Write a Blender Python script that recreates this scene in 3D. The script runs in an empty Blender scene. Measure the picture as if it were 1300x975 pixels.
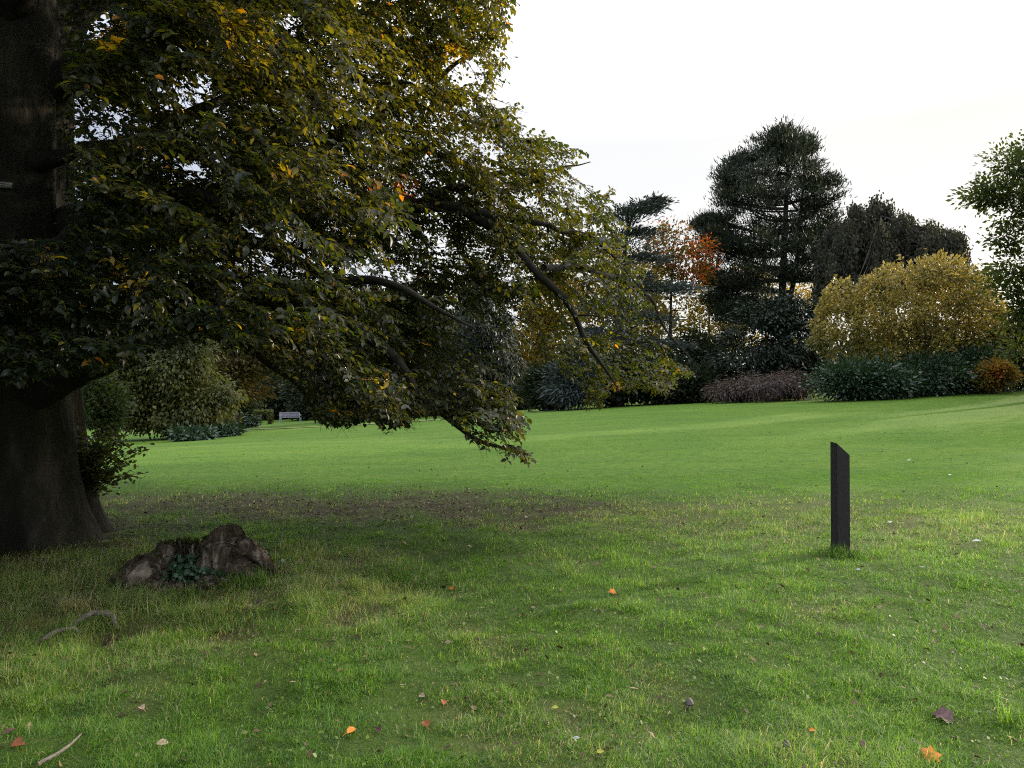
import bpy, math
import numpy as np
from mathutils import Vector

# ------------------------------------------------------------------ camera, world, sun, exposure
S = bpy.context.scene
C = S.collection
RNG = np.random.default_rng(11)
CAM_Z, FPX, PITCH = 1.6, 1000.0, math.radians(0.72)

cam_d = bpy.data.cameras.new('camera')
cam_d.sensor_width = 36.0
cam_d.lens = 36.0 * FPX / 1300.0
cam_d.clip_start, cam_d.clip_end = 0.05, 3000
cam = bpy.data.objects.new('camera', cam_d)
cam.location = (0, 0, CAM_Z)
cam.rotation_euler = (math.radians(90) + PITCH, 0, 0)
C.objects.link(cam)
S.camera = cam

SUN_AZ, SUN_EL = math.radians(58), math.radians(17)     # azimuth measured to the right of the view
SUN_DIR = np.array([math.sin(SUN_AZ) * math.cos(SUN_EL), math.cos(SUN_AZ) * math.cos(SUN_EL), math.sin(SUN_EL)])
sun_d = bpy.data.lights.new('sun', 'SUN')
sun_d.energy = 2.6
sun_d.angle = math.radians(1.5)
sun_d.color = (1.0, 0.84, 0.64)
sun = bpy.data.objects.new('sun', sun_d)
sun.rotation_euler = Vector(SUN_DIR.tolist()).to_track_quat('Z', 'Y').to_euler()
sun.location = (40, 30, 40)
C.objects.link(sun)

W = bpy.data.worlds.new('World')
S.world = W
W.use_nodes = True
nt = W.node_tree
nt.nodes.clear()


def NN(tree, kind, **kw):
    n = tree.nodes.new(kind)
    for k, v in kw.items():
        setattr(n, k, v)
    return n


def build_world():
    L = nt.links.new
    out = NN(nt, 'ShaderNodeOutputWorld')
    bg = NN(nt, 'ShaderNodeBackground')
    bg.inputs['Strength'].default_value = 0.10
    sky = NN(nt, 'ShaderNodeTexSky', sky_type='NISHITA', sun_disc=False)
    sky.sun_elevation = SUN_EL
    sky.sun_rotation = SUN_AZ
    tc = NN(nt, 'ShaderNodeTexCoord')
    dot = NN(nt, 'ShaderNodeVectorMath', operation='DOT_PRODUCT')
    dot.inputs[1].default_value = SUN_DIR.tolist()
    L(tc.outputs['Generated'], dot.inputs[0])
    mr = NN(nt, 'ShaderNodeMapRange')
    mr.inputs['From Min'].default_value = -0.6
    mr.inputs['From Max'].default_value = 1.0
    L(dot.outputs['Value'], mr.inputs['Value'])
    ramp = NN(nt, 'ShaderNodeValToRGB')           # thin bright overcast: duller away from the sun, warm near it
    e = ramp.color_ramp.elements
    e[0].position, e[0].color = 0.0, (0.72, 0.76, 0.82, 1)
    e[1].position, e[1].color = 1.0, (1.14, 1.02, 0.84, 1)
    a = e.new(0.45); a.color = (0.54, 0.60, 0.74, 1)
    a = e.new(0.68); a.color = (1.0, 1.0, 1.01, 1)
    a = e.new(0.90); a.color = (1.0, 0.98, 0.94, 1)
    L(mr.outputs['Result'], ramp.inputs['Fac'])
    mul = NN(nt, 'ShaderNodeVectorMath', operation='SCALE')
    sep = NN(nt, 'ShaderNodeSeparateXYZ')
    L(tc.outputs['Generated'], sep.inputs[0])
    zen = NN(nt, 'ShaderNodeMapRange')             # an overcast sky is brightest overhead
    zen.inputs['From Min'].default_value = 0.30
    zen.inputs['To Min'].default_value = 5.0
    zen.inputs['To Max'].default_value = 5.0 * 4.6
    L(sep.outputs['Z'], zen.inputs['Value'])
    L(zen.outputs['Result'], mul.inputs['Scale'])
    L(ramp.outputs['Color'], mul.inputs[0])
    mp = NN(nt, 'ShaderNodeMapping')
    mp.inputs['Scale'].default_value = (1.0, 1.0, 3.2)
    L(tc.outputs['Generated'], mp.inputs['Vector'])
    no = NN(nt, 'ShaderNodeTexNoise')
    no.inputs['Scale'].default_value = 2.6
    no.inputs['Detail'].default_value = 5
    L(mp.outputs['Vector'], no.inputs['Vector'])
    mr2 = NN(nt, 'ShaderNodeMapRange')
    mr2.inputs['From Min'].default_value = 0.3
    mr2.inputs['From Max'].default_value = 0.62
    mr2.inputs['To Min'].default_value = 0.82
    mr2.inputs['To Max'].default_value = 0.95
    L(no.outputs['Fac'], mr2.inputs['Value'])
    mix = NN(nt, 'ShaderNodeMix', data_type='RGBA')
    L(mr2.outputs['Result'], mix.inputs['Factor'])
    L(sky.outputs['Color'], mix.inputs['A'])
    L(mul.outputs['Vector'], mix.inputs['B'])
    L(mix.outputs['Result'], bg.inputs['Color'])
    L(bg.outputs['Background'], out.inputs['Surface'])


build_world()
vs = S.view_settings
vs.view_transform = 'Standard'
vs.look = 'None'
vs.exposure = 1.02
vs.gamma = 1.0
vs.use_curve_mapping = False
try:
    S.cycles.use_denoising = False
    S.cycles.denoising_prefilter = 'NONE'
    S.cycles.filter_width = 1.1
    S.cycles.max_bounces = 6
    S.cycles.diffuse_bounces = 3
    S.cycles.glossy_bounces = 2
    S.cycles.transmission_bounces = 4
    S.cycles.caustics_reflective = False
    S.cycles.caustics_refractive = False
except Exception:
    pass


# ------------------------------------------------------------------ numeric helpers
def unit(v):
    v = np.asarray(v, float)
    return v / np.maximum(np.linalg.norm(v, axis=-1, keepdims=True), 1e-9)


_cp, _sp = math.cos(PITCH), math.sin(PITCH)


def at(px, py, Y):
    """a point seen at pixel (px, py) of the 1300 x 975 photograph at depth Y metres ahead"""
    px, py, Y = np.broadcast_arrays(np.asarray(px, float), np.asarray(py, float), np.asarray(Y, float))
    a, b = (px - 650) / FPX, -(py - 487.5) / FPX
    dy, dz = _cp - b * _sp, _sp + b * _cp
    return np.stack([a / dy * Y, Y, CAM_Z + dz / dy * Y], -1)


def px_of(P):
    x, y, z = P[:, 0], P[:, 1], P[:, 2] - CAM_Z
    f = y * _cp + z * _sp
    u = -y * _sp + z * _cp
    f = np.where(f < 0.05, np.nan, f)
    return 650 + FPX * x / f, 487.5 - FPX * u / f


def in_poly(x, y, poly):
    inside = np.zeros(len(x), bool)
    n = len(poly)
    for i in range(n):
        x1, y1 = poly[i]
        x2, y2 = poly[(i + 1) % n]
        if y1 == y2:
            continue
        c = ((y1 > y) != (y2 > y)) & (x < (x2 - x1) * (y - y1) / (y2 - y1) + x1)
        inside ^= c
    return inside


class Noise:
    """smooth band-limited noise in about -1..1 made of random sines"""
    def __init__(self, scale, seed, n=14, dims=3):
        r = np.random.default_rng(seed)
        self.k = r.normal(size=(n, dims)) / scale * 2.2
        self.p = r.uniform(0, 6.283, n)

    def __call__(self, P):
        out = np.zeros(len(P))
        for k, p in zip(self.k, self.p):
            out += np.sin(P[:, :len(k)] @ k + p)
        return out / math.sqrt(len(self.p) * 0.5) * 0.6


def sstep(a, b, x):
    t = np.clip((np.asarray(x, float) - a) / (b - a), 0, 1)
    return t * t * (3 - 2 * t)


# ------------------------------------------------------------------ terrain shape
_hx = np.array([-400, -60, -40, -24, -14, -6, 0, 10, 20, 32, 50, 80, 400], float)
_hz = np.array([-2.6, -2.5, -1.85, -1.1, -0.62, -0.05, 0.38, 1.0, 1.55, 2.1, 2.7, 3.0, 3.0], float)
_gx = np.arange(-400, 400.5, 1.0)
_gz = np.interp(_gx, _hx, _hz)
_gz = np.convolve(np.pad(_gz, 5, mode='edge'), np.ones(11) / 11, 'valid')
_nb1, _nb2, _nb3 = Noise(0.7, 3, dims=2), Noise(0.24, 4, dims=2), Noise(7.0, 5, dims=2)
PITS = [(520, 742, .34, .10), (445, 778, .26, .06), (885, 905, .22, .05), (130, 800, .30, .11), (290, 800, .25, .06),
        (850, 668, .5, .03), (260, 765, .2, .05), (700, 790, .25, .04), (100, 870, .2, .05), (560, 705, .35, .04)]
_pits = [(at(p[0], p[1], CAM_Z * FPX / (p[1] - 500.0)), p[2], p[3]) for p in PITS]


def ground_z(x, y):
    x = np.asarray(x, float)
    y = np.asarray(y, float)
    base = np.interp(x, _gx, _gz) * sstep(3, 46, y)
    P = np.stack([x.ravel(), y.ravel()], -1)
    near = 1 - sstep(9, 20, P[:, 1])
    left = 1 - 0.55 * sstep(-3, 3, P[:, 0])
    bump = (_nb1(P) * 0.035 + _nb2(P) * 0.014) * near * left + _nb3(P) * 0.05 * sstep(6, 25, P[:, 1])
    for q, r, d in _pits:
        bump -= d * np.exp(-((P[:, 0] - q[0]) ** 2 + ((P[:, 1] - q[1]) * 0.8) ** 2) / (r * r))
    return base + bump.reshape(base.shape)


def gz1(x, y):
    return float(ground_z(np.array([x]), np.array([y]))[0])


def on_ground(px, py):
    """the ground point seen at a pixel"""
    Y = 1.6 * FPX / max(py - 500.0, 8)
    for _ in range(40):
        p = at(px, py, Y)
        Yn = Y + (float(p[2]) - gz1(p[0], p[1])) * Y / 2.6
        Y = min(max(Yn, 2.0), 120)
    p = at(px, py, Y)
    return np.array([p[0], p[1], gz1(p[0], p[1])])


# ------------------------------------------------------------------ object helpers
def link(o, parent=None):
    C.objects.link(o)
    if parent is not None:
        o.parent = parent
    return o


def tag(o, label=None, cat=None, group=None, kind=None):
    for k, v in (('label', label), ('category', cat), ('group', group), ('kind', kind)):
        if v:
            o[k] = v
    return o


def thing(name, label, cat, loc, group=None, rz=0.0):
    o = bpy.data.objects.new(name, None)
    o.location = [float(v) for v in loc]
    o.rotation_euler = (0, 0, rz)
    o.empty_display_size = 0.2
    link(o)
    return tag(o, label, cat, group)


def mesh_obj(name, V, faces, mat, parent=None, tint=None, smooth=False, local=True, vattr=None):
    """faces: list of (n,k) index arrays.  V in world space; made local to its parent (parents may have rotation 0)."""
    V = np.asarray(V, np.float32)
    if parent is not None and local:
        p = parent
        off = np.zeros(3)
        while p is not None:
            off += np.array(p.location)
            p = p.parent
        V = V - off.astype(np.float32)
    me = bpy.data.meshes.new(name)
    faces = [np.asarray(f, np.int32) for f in faces if len(f)]
    nl = sum(f.size for f in faces)
    nf = sum(len(f) for f in faces)
    me.vertices.add(len(V))
    me.vertices.foreach_set('co', V.ravel())
    me.loops.add(nl)
    me.loops.foreach_set('vertex_index', np.concatenate([f.ravel() for f in faces]))
    me.polygons.add(nf)
    cnt = np.concatenate([np.full(len(f), f.shape[1], np.int32) for f in faces])
    me.polygons.foreach_set('loop_start', np.concatenate([[0], np.cumsum(cnt)[:-1]]).astype(np.int32))
    try:
        me.polygons.foreach_set('loop_total', cnt)
    except Exception:
        pass
    if smooth:
        me.polygons.foreach_set('use_smooth', np.ones(nf, bool))
    me.update(calc_edges=True)
    if tint is not None:
        a = me.attributes.new('tint', 'FLOAT', 'FACE')
        a.data.foreach_set('value', np.asarray(tint, np.float32))
    if vattr:
        for k, v in vattr.items():
            a = me.attributes.new(k, 'FLOAT', 'POINT')
            a.data.foreach_set('value', np.asarray(v, np.float32))
    me.materials.append(mat)
    o = bpy.data.objects.new(name, me)
    return link(o, parent)


class Tubes:
    """collects tapered tubes into one mesh"""
    def __init__(self):
        self.V, self.F, self.n = [], [], 0

    def add(self, P, R, sides=6, wob=0.0, cap=True):
        P = np.asarray(P, float)
        R = np.broadcast_to(np.asarray(R, float), (len(P),))
        T = unit(np.gradient(P, axis=0))
        ref = np.array([0.0, 0.0, 1.0]) if abs(T[0, 2]) < 0.8 else np.array([1.0, 0.0, 0.0])
        U = unit(np.cross(T, ref))
        Wv = np.cross(T, U)
        a = np.linspace(0, 2 * np.pi, sides, endpoint=False)
        rr = R[:, None] * (1 + (RNG.normal(size=(len(P), sides)) * wob if wob else 0))
        ring = P[:, None] + rr[..., None] * (np.cos(a)[None, :, None] * U[:, None] + np.sin(a)[None, :, None] * Wv[:, None])
        i = np.arange(len(P) - 1)[:, None] * sides
        j = np.arange(sides)[None]
        jn = (j + 1) % sides
        q = np.stack([i + j, i + jn, i + sides + jn, i + sides + j], -1).reshape(-1, 4) + self.n
        self.V.append(ring.reshape(-1, 3))
        self.F.append(q)
        self.n += len(P) * sides
        if cap:
            for s, k in ((0, 0), (len(P) - 1, 1)):
                self.V.append(P[s:s + 1])
                b = self.n - len(P) * sides - k + s * sides
                r = np.arange(sides)
                t = np.stack([np.full(sides, self.n), b + (r + k) % sides, b + (r + 1 - k) % sides], -1)
                self.F.append(np.concatenate([t, t[:, 2:3]], 1)[:, :3])
                self.n += 1

    def build(self, name, mat, parent=None, smooth=True):
        q = [f for f in self.F if f.shape[1] == 4]
        t = [f for f in self.F if f.shape[1] == 3]
        fs = ([np.concatenate(q)] if q else []) + ([np.concatenate(t)] if t else [])
        return mesh_obj(name, np.concatenate(self.V), fs, mat, parent, smooth=smooth)


def bez(a, b, c, n=8):
    t = np.linspace(0, 1, n)[:, None]
    a, b, c = (np.asarray(v, float) for v in (a, b, c))
    return (1 - t) ** 2 * a + 2 * t * (1 - t) * b + t * t * c


def smooth_path(P, n):
    P = np.asarray(P, float)
    d = np.concatenate([[0], np.cumsum(np.linalg.norm(np.diff(P, axis=0), axis=1))])
    t = np.linspace(0, d[-1], n)
    Q = np.stack([np.interp(t, d, P[:, k]) for k in range(P.shape[1])], -1)
    for _ in range(max(2, n // 14)):
        Q[1:-1] = (Q[:-2] + 2 * Q[1:-1] + Q[2:]) / 4
    return Q


# ------------------------------------------------------------------ leaves
# template: x along the midrib 0..1, y across, z out of the blade; faces split left/right of the midrib
BEECH_V = np.array([[0, 0, 0], [.5, 0, -.03], [1, 0, -.10], [.22, .23, .05], [.55, .31, .07], [.84, .16, .0],
                    [.22, -.23, .05], [.55, -.31, .07], [.84, -.16, .0]], float)
BEECH_F4 = np.array([[0, 1, 4, 3], [1, 2, 5, 4], [0, 6, 7, 1], [1, 7, 8, 2]])
DIAM_V = np.array([[0, 0, 0], [.45, .26, .05], [1, 0, -.05], [.45, -.26, .05]], float)
DIAM_F4 = np.array([[0, 3, 2, 1]])
LOBED_V = np.array([[0, 0, 0], [.15, .42, 0], [.45, .30, .03], [.62, .48, 0], [.68, .2, .02], [1, 0, -.05],
                    [.68, -.2, .02], [.62, -.48, 0], [.45, -.30, .03], [.15, -.42, 0], [.4, 0, .03]], float)
LOBED_F3 = np.array([[10, (i + 1) % 10, i] for i in range(10)])


def leaf_mesh(base, dirs, nrm, length, tv=DIAM_V, tf=DIAM_F4, width=1.0, curl=0.0):
    """vectorised leaves: returns V, F, face count per leaf"""
    n = len(base)
    d = unit(dirs)
    s = unit(np.cross(nrm, d))
    u = np.cross(d, s)
    ln = np.broadcast_to(np.asarray(length, float), (n,))[:, None, None]
    w = np.broadcast_to(np.asarray(width, float), (n,))[:, None, None]
    z = tv[None, :, 2:3] - (np.asarray(curl, float).reshape(-1, 1, 1) * tv[None, :, 0:1] ** 2 if np.ndim(curl) else curl * tv[None, :, 0:1] ** 2)
    V = base[:, None] + ln * (tv[None, :, 0:1] * d[:, None] + w * tv[None, :, 1:2] * s[:, None] + z * u[:, None])
    F = (tf[None] + (np.arange(n) * len(tv))[:, None, None]).reshape(-1, tf.shape[1])
    return V.reshape(-1, 3), F, len(tf)


def leaves_obj(name, mat, parent, base, dirs, nrm, length, tint, tv=DIAM_V, tf=DIAM_F4, width=1.0, curl=0.0):
    V, F, k = leaf_mesh(base, dirs, nrm, length, tv, tf, width, curl)
    return mesh_obj(name, V, [F], mat, parent, tint=np.repeat(np.clip(tint, 0, 1), k))


# ------------------------------------------------------------------ materials
def new_mat(name):
    m = bpy.data.materials.new(name)
    m.use_nodes = True
    m.node_tree.nodes.clear()
    return m, m.node_tree, m.node_tree.links.new


def set_ramp(ramp, stops):
    e = ramp.color_ramp.elements
    while len(e) > 1:
        e.remove(e[-1])
    e[0].position, e[0].color = stops[0][0], (*stops[0][1], 1)
    for p, c in stops[1:]:
        a = e.new(p)
        a.color = (*c, 1)


def foliage(name, stops, trans=0.35, rough=0.45, spec=0.5, tgain=(1.5, 1.5, 0.8)):
    m, t, L = new_mat(name)
    out = NN(t, 'ShaderNodeOutputMaterial')
    at_ = NN(t, 'ShaderNodeAttribute', attribute_name='tint')
    ramp = NN(t, 'ShaderNodeValToRGB')
    set_ramp(ramp, stops)
    L(at_.outputs['Fac'], ramp.inputs['Fac'])
    p = NN(t, 'ShaderNodeBsdfPrincipled')
    p.inputs['Roughness'].default_value = rough
    p.inputs['Specular IOR Level'].default_value = spec
    L(ramp.outputs['Color'], p.inputs['Base Color'])
    g = NN(t, 'ShaderNodeVectorMath', operation='MULTIPLY')
    g.inputs[1].default_value = tgain
    L(ramp.outputs['Color'], g.inputs[0])
    tr = NN(t, 'ShaderNodeBsdfTranslucent')
    L(g.outputs['Vector'], tr.inputs['Color'])
    mx = NN(t, 'ShaderNodeMixShader')
    mx.inputs['Fac'].default_value = trans
    L(p.outputs['BSDF'], mx.inputs[1])
    L(tr.outputs['BSDF'], mx.inputs[2])
    L(mx.outputs['Shader'], out.inputs['Surface'])
    return m


def solid(name, c1, c2, scale=6.0, rough=0.85, bump=0.3, stretch=(1, 1, 1), spec=0.3, c3=None, bscale=None, dist=0.02):
    m, t, L = new_mat(name)
    out = NN(t, 'ShaderNodeOutputMaterial')
    tc = NN(t, 'ShaderNodeTexCoord')
    mp = NN(t, 'ShaderNodeMapping')
    mp.inputs['Scale'].default_value = stretch
    L(tc.outputs['Object'], mp.inputs['Vector'])
    no = NN(t, 'ShaderNodeTexNoise')
    no.inputs['Scale'].default_value = scale
    no.inputs['Detail'].default_value = 8
    no.inputs['Roughness'].default_value = 0.62
    L(mp.outputs['Vector'], no.inputs['Vector'])
    ramp = NN(t, 'ShaderNodeValToRGB')
    set_ramp(ramp, [(0.32, c1), (0.68, c2)] if c3 is None else [(0.30, c1), (0.53, c2), (0.68, c3)])
    L(no.outputs['Fac'], ramp.inputs['Fac'])
    p = NN(t, 'ShaderNodeBsdfPrincipled')
    p.inputs['Roughness'].default_value = rough
    p.inputs['Specular IOR Level'].default_value = spec
    L(ramp.outputs['Color'], p.inputs['Base Color'])
    n2 = NN(t, 'ShaderNodeTexNoise')
    n2.inputs['Scale'].default_value = bscale or scale * 3
    n2.inputs['Detail'].default_value = 6
    L(mp.outputs['Vector'], n2.inputs['Vector'])
    b = NN(t, 'ShaderNodeBump')
    b.inputs['Strength'].default_value = bump
    b.inputs['Distance'].default_value = dist
    L(n2.outputs['Fac'], b.inputs['Height'])
    L(b.outputs['Normal'], p.inputs['Normal'])
    L(p.outputs['BSDF'], out.inputs['Surface'])
    return m


M = {}
M['beech_leaf'] = foliage('beech_leaf', [(0, (.010, .019, .010)), (.35, (.022, .034, .013)), (.56, (.048, .048, .014)),
                                         (.78, (.105, .094, .016)), (.9, (.26, .19, .02)), (.97, (.38, .12, .015)), (1, (.26, .05, .012))],
                          trans=.5, rough=.40, spec=.5, tgain=(2.8, 2.7, .55))
M['beech_bark'] = solid('beech_bark', (.009, .011, .006), (.028, .026, .017), 4.0, .9, .9, (1, 1, .28), c3=(.068, .056, .038), bscale=16, dist=.04)
M['limb_bark'] = solid('limb_bark', (.010, .009, .007), (.030, .026, .020), 9, .9, .7)
M['dark_bark'] = solid('dark_bark', (.015, .013, .011), (.045, .038, .03), 4, .95, .4)
M['stump_wood'] = solid('stump_wood', (.014, .010, .007), (.078, .058, .041), 14, .95, .9, (1, 1, .25), c3=(.32, .26, .20), bscale=40, dist=.05)
M['pale_wood'] = solid('pale_wood', (.06, .045, .032), (.20, .165, .125), 12, .95, .9, c3=(.32, .27, .20), bscale=20, dist=.04)
M['root_wood'] = solid('root_wood', (.08, .07, .055), (.20, .18, .15), 18, .9, .6)
M['post_wood'] = solid('post_wood', (.010, .008, .009), (.034, .028, .028), 20, .75, .9, (6, 6, .35), spec=.35, dist=.006)
M['bench_wood'] = solid('bench_wood', (.20, .18, .23), (.29, .27, .33), 5, .6, .2, (1, 5, 5))
M['bench_end'] = solid('bench_end', (.30, .34, .40), (.38, .42, .48), 5, .6, .2)
M['plate'] = solid('plate', (.30, .33, .31), (.42, .45, .43), 30, .5, .1)
M['plate_ink'] = solid('plate_ink', (.10, .11, .10), (.15, .16, .15), 30, .6, .1)


# ------------------------------------------------------------------ ground sheet
def zone_masks(x, y):
    """bare soil, dry straw, mown lawn weights at ground points"""
    P = np.stack([x, y], -1)
    n = _zn1(P) * .5 + _zn2(P) * .35
    e = ((x + 2.6) / 5.4) ** 2 + ((y - 11.3) / 2.3) ** 2
    bare = np.clip(1.1 - e + n * .75, 0, 1) * .9
    e2 = ((x - 3.9) / 3.3) ** 2 + ((y - 9.9) / 2.6) ** 2
    thin = np.clip(1.1 - e2 + n * .6, 0, 1) * .55
    e3 = ((x + 3.0) / 2.5) ** 2 + ((y - 6.3) / 2.4) ** 2
    straw = np.clip(1.25 - e3 + n * .7, 0, 1)
    straw = np.maximum(straw, np.clip(n * 1.2 - .35, 0, .5))
    base = np.clip(1.4 - (((x + 6.2) / 2.2) ** 2 + ((y - 8.6) / 2.2) ** 2) + n * .3, 0, 1)
    mown = sstep(11.3, 14.2, y + n * 1.2 + .12 * x)
    straw = np.maximum(straw, thin) * (1 - mown)
    for q, rr, d in _pits[:5]:
        base = np.maximum(base, 1.15 * np.exp(-(((x - q[0]) ** 2 + ((y - q[1]) * .9) ** 2) / (rr * rr * .30))) * (d > .05))
    return np.clip(np.maximum(bare, base) * (1 - .85 * mown), 0, 1), np.clip(straw, 0, 1), mown


_zn1, _zn2 = Noise(1.9, 21, dims=2), Noise(.6, 22, dims=2)


def ground_material():
    m, t, L = new_mat('lawn')
    out = NN(t, 'ShaderNodeOutputMaterial')
    tc = NN(t, 'ShaderNodeTexCoord')

    def noise(scale, detail=6, stretch=(1, 1, 1)):
        mp = NN(t, 'ShaderNodeMapping')
        mp.inputs['Scale'].default_value = stretch
        L(tc.outputs['Object'], mp.inputs['Vector'])
        n = NN(t, 'ShaderNodeTexNoise')
        n.inputs['Scale'].default_value = scale
        n.inputs['Detail'].default_value = detail
        n.inputs['Roughness'].default_value = .65
        L(mp.outputs['Vector'], n.inputs['Vector'])
        return n.outputs['Fac']

    def ramp(fac, stops):
        r = NN(t, 'ShaderNodeValToRGB')
        set_ramp(r, stops)
        L(fac, r.inputs['Fac'])
        return r.outputs['Color']

    def mix(fac, a, b, mode='MIX'):
        n = NN(t, 'ShaderNodeMix', data_type='RGBA', blend_type=mode)
        if isinstance(fac, float):
            n.inputs['Factor'].default_value = fac
        else:
            L(fac, n.inputs['Factor'])
        L(a, n.inputs['A'])
        L(b, n.inputs['B'])
        return n.outputs['Result']

    def attr(n):
        return NN(t, 'ShaderNodeAttribute', attribute_name=n).outputs['Fac']

    lawn = mix(.5, ramp(noise(.55, 8, (.6, 1.3, 1)), [(.32, (.033, .092, .008)), (.5, (.066, .130, .011)), (.68, (.108, .166, .018))]),
               ramp(noise(7, 9, (.7, 1.2, 1)), [(.34, (.024, .068, .007)), (.5, (.066, .128, .011)), (.66, (.122, .178, .024))]))
    rough = mix(.5, ramp(noise(1.3), [(.3, (.030, .060, .010)), (.7, (.070, .115, .018))]),
                ramp(noise(85), [(.35, (.010, .020, .006)), (.65, (.075, .11, .022))]))
    straw = mix(.5, ramp(noise(2.2), [(.3, (.055, .06, .020)), (.7, (.11, .10, .038))]),
                ramp(noise(40), [(.3, (.03, .03, .012)), (.7, (.13, .115, .05))]))
    soil = mix(.5, ramp(noise(3.0, 8, (1, .7, 1)), [(.3, (.028, .022, .010)), (.48, (.054, .043, .016)), (.60, (.060, .070, .018)), (.74, (.07, .105, .02))]),
               ramp(noise(26, 8), [(.35, (.018, .013, .009)), (.6, (.065, .053, .028)), (.75, (.11, .09, .05))]))
    c = mix(attr('mown'), rough, lawn)
    c = mix(attr('straw'), c, straw)
    c = mix(attr('bare'), c, soil)
    p = NN(t, 'ShaderNodeBsdfPrincipled')
    p.inputs['Roughness'].default_value = .9
    p.inputs['Specular IOR Level'].default_value = .15
    L(c, p.inputs['Base Color'])
    b = NN(t, 'ShaderNodeBump')
    b.inputs['Strength'].default_value = .6
    b.inputs['Distance'].default_value = .05
    L(noise(22, 8, (1, .6, 1)), b.inputs['Height'])
    L(b.outputs['Normal'], p.inputs['Normal'])
    L(p.outputs['BSDF'], out.inputs['Surface'])
    return m


def build_ground():
    ys = np.concatenate([np.arange(-60, -4, 4.0), np.arange(-4, 2, .5), np.arange(2, 15, .07), np.arange(15, 30, .3),
                         np.arange(30, 80, 1.2), np.arange(80, 200, 8), np.arange(200, 901, 50)])
    xs = np.concatenate([np.arange(-600, -80, 40), np.arange(-80, -14, 3.0), np.arange(-14, -7, .35), np.arange(-7, 7, .09),
                         np.arange(7, 14, .35), np.arange(14, 80, 3.0), np.arange(80, 601, 40)])
    X, Y = np.meshgrid(xs, ys)
    x, y = X.ravel(), Y.ravel()
    z = ground_z(x, y)
    nx = len(xs)
    i = (np.arange(len(ys) - 1)[:, None] * nx + np.arange(nx - 1)[None]).ravel()
    F = np.stack([i, i + 1, i + nx + 1, i + nx], -1)
    bare, straw, mown = zone_masks(x, y)
    o = mesh_obj('ground', np.stack([x, y, z], -1), [F], ground_material(), smooth=True,
                 vattr={'bare': bare, 'straw': straw, 'mown': mown})
    tag(o, kind='structure')


build_ground()


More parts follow.
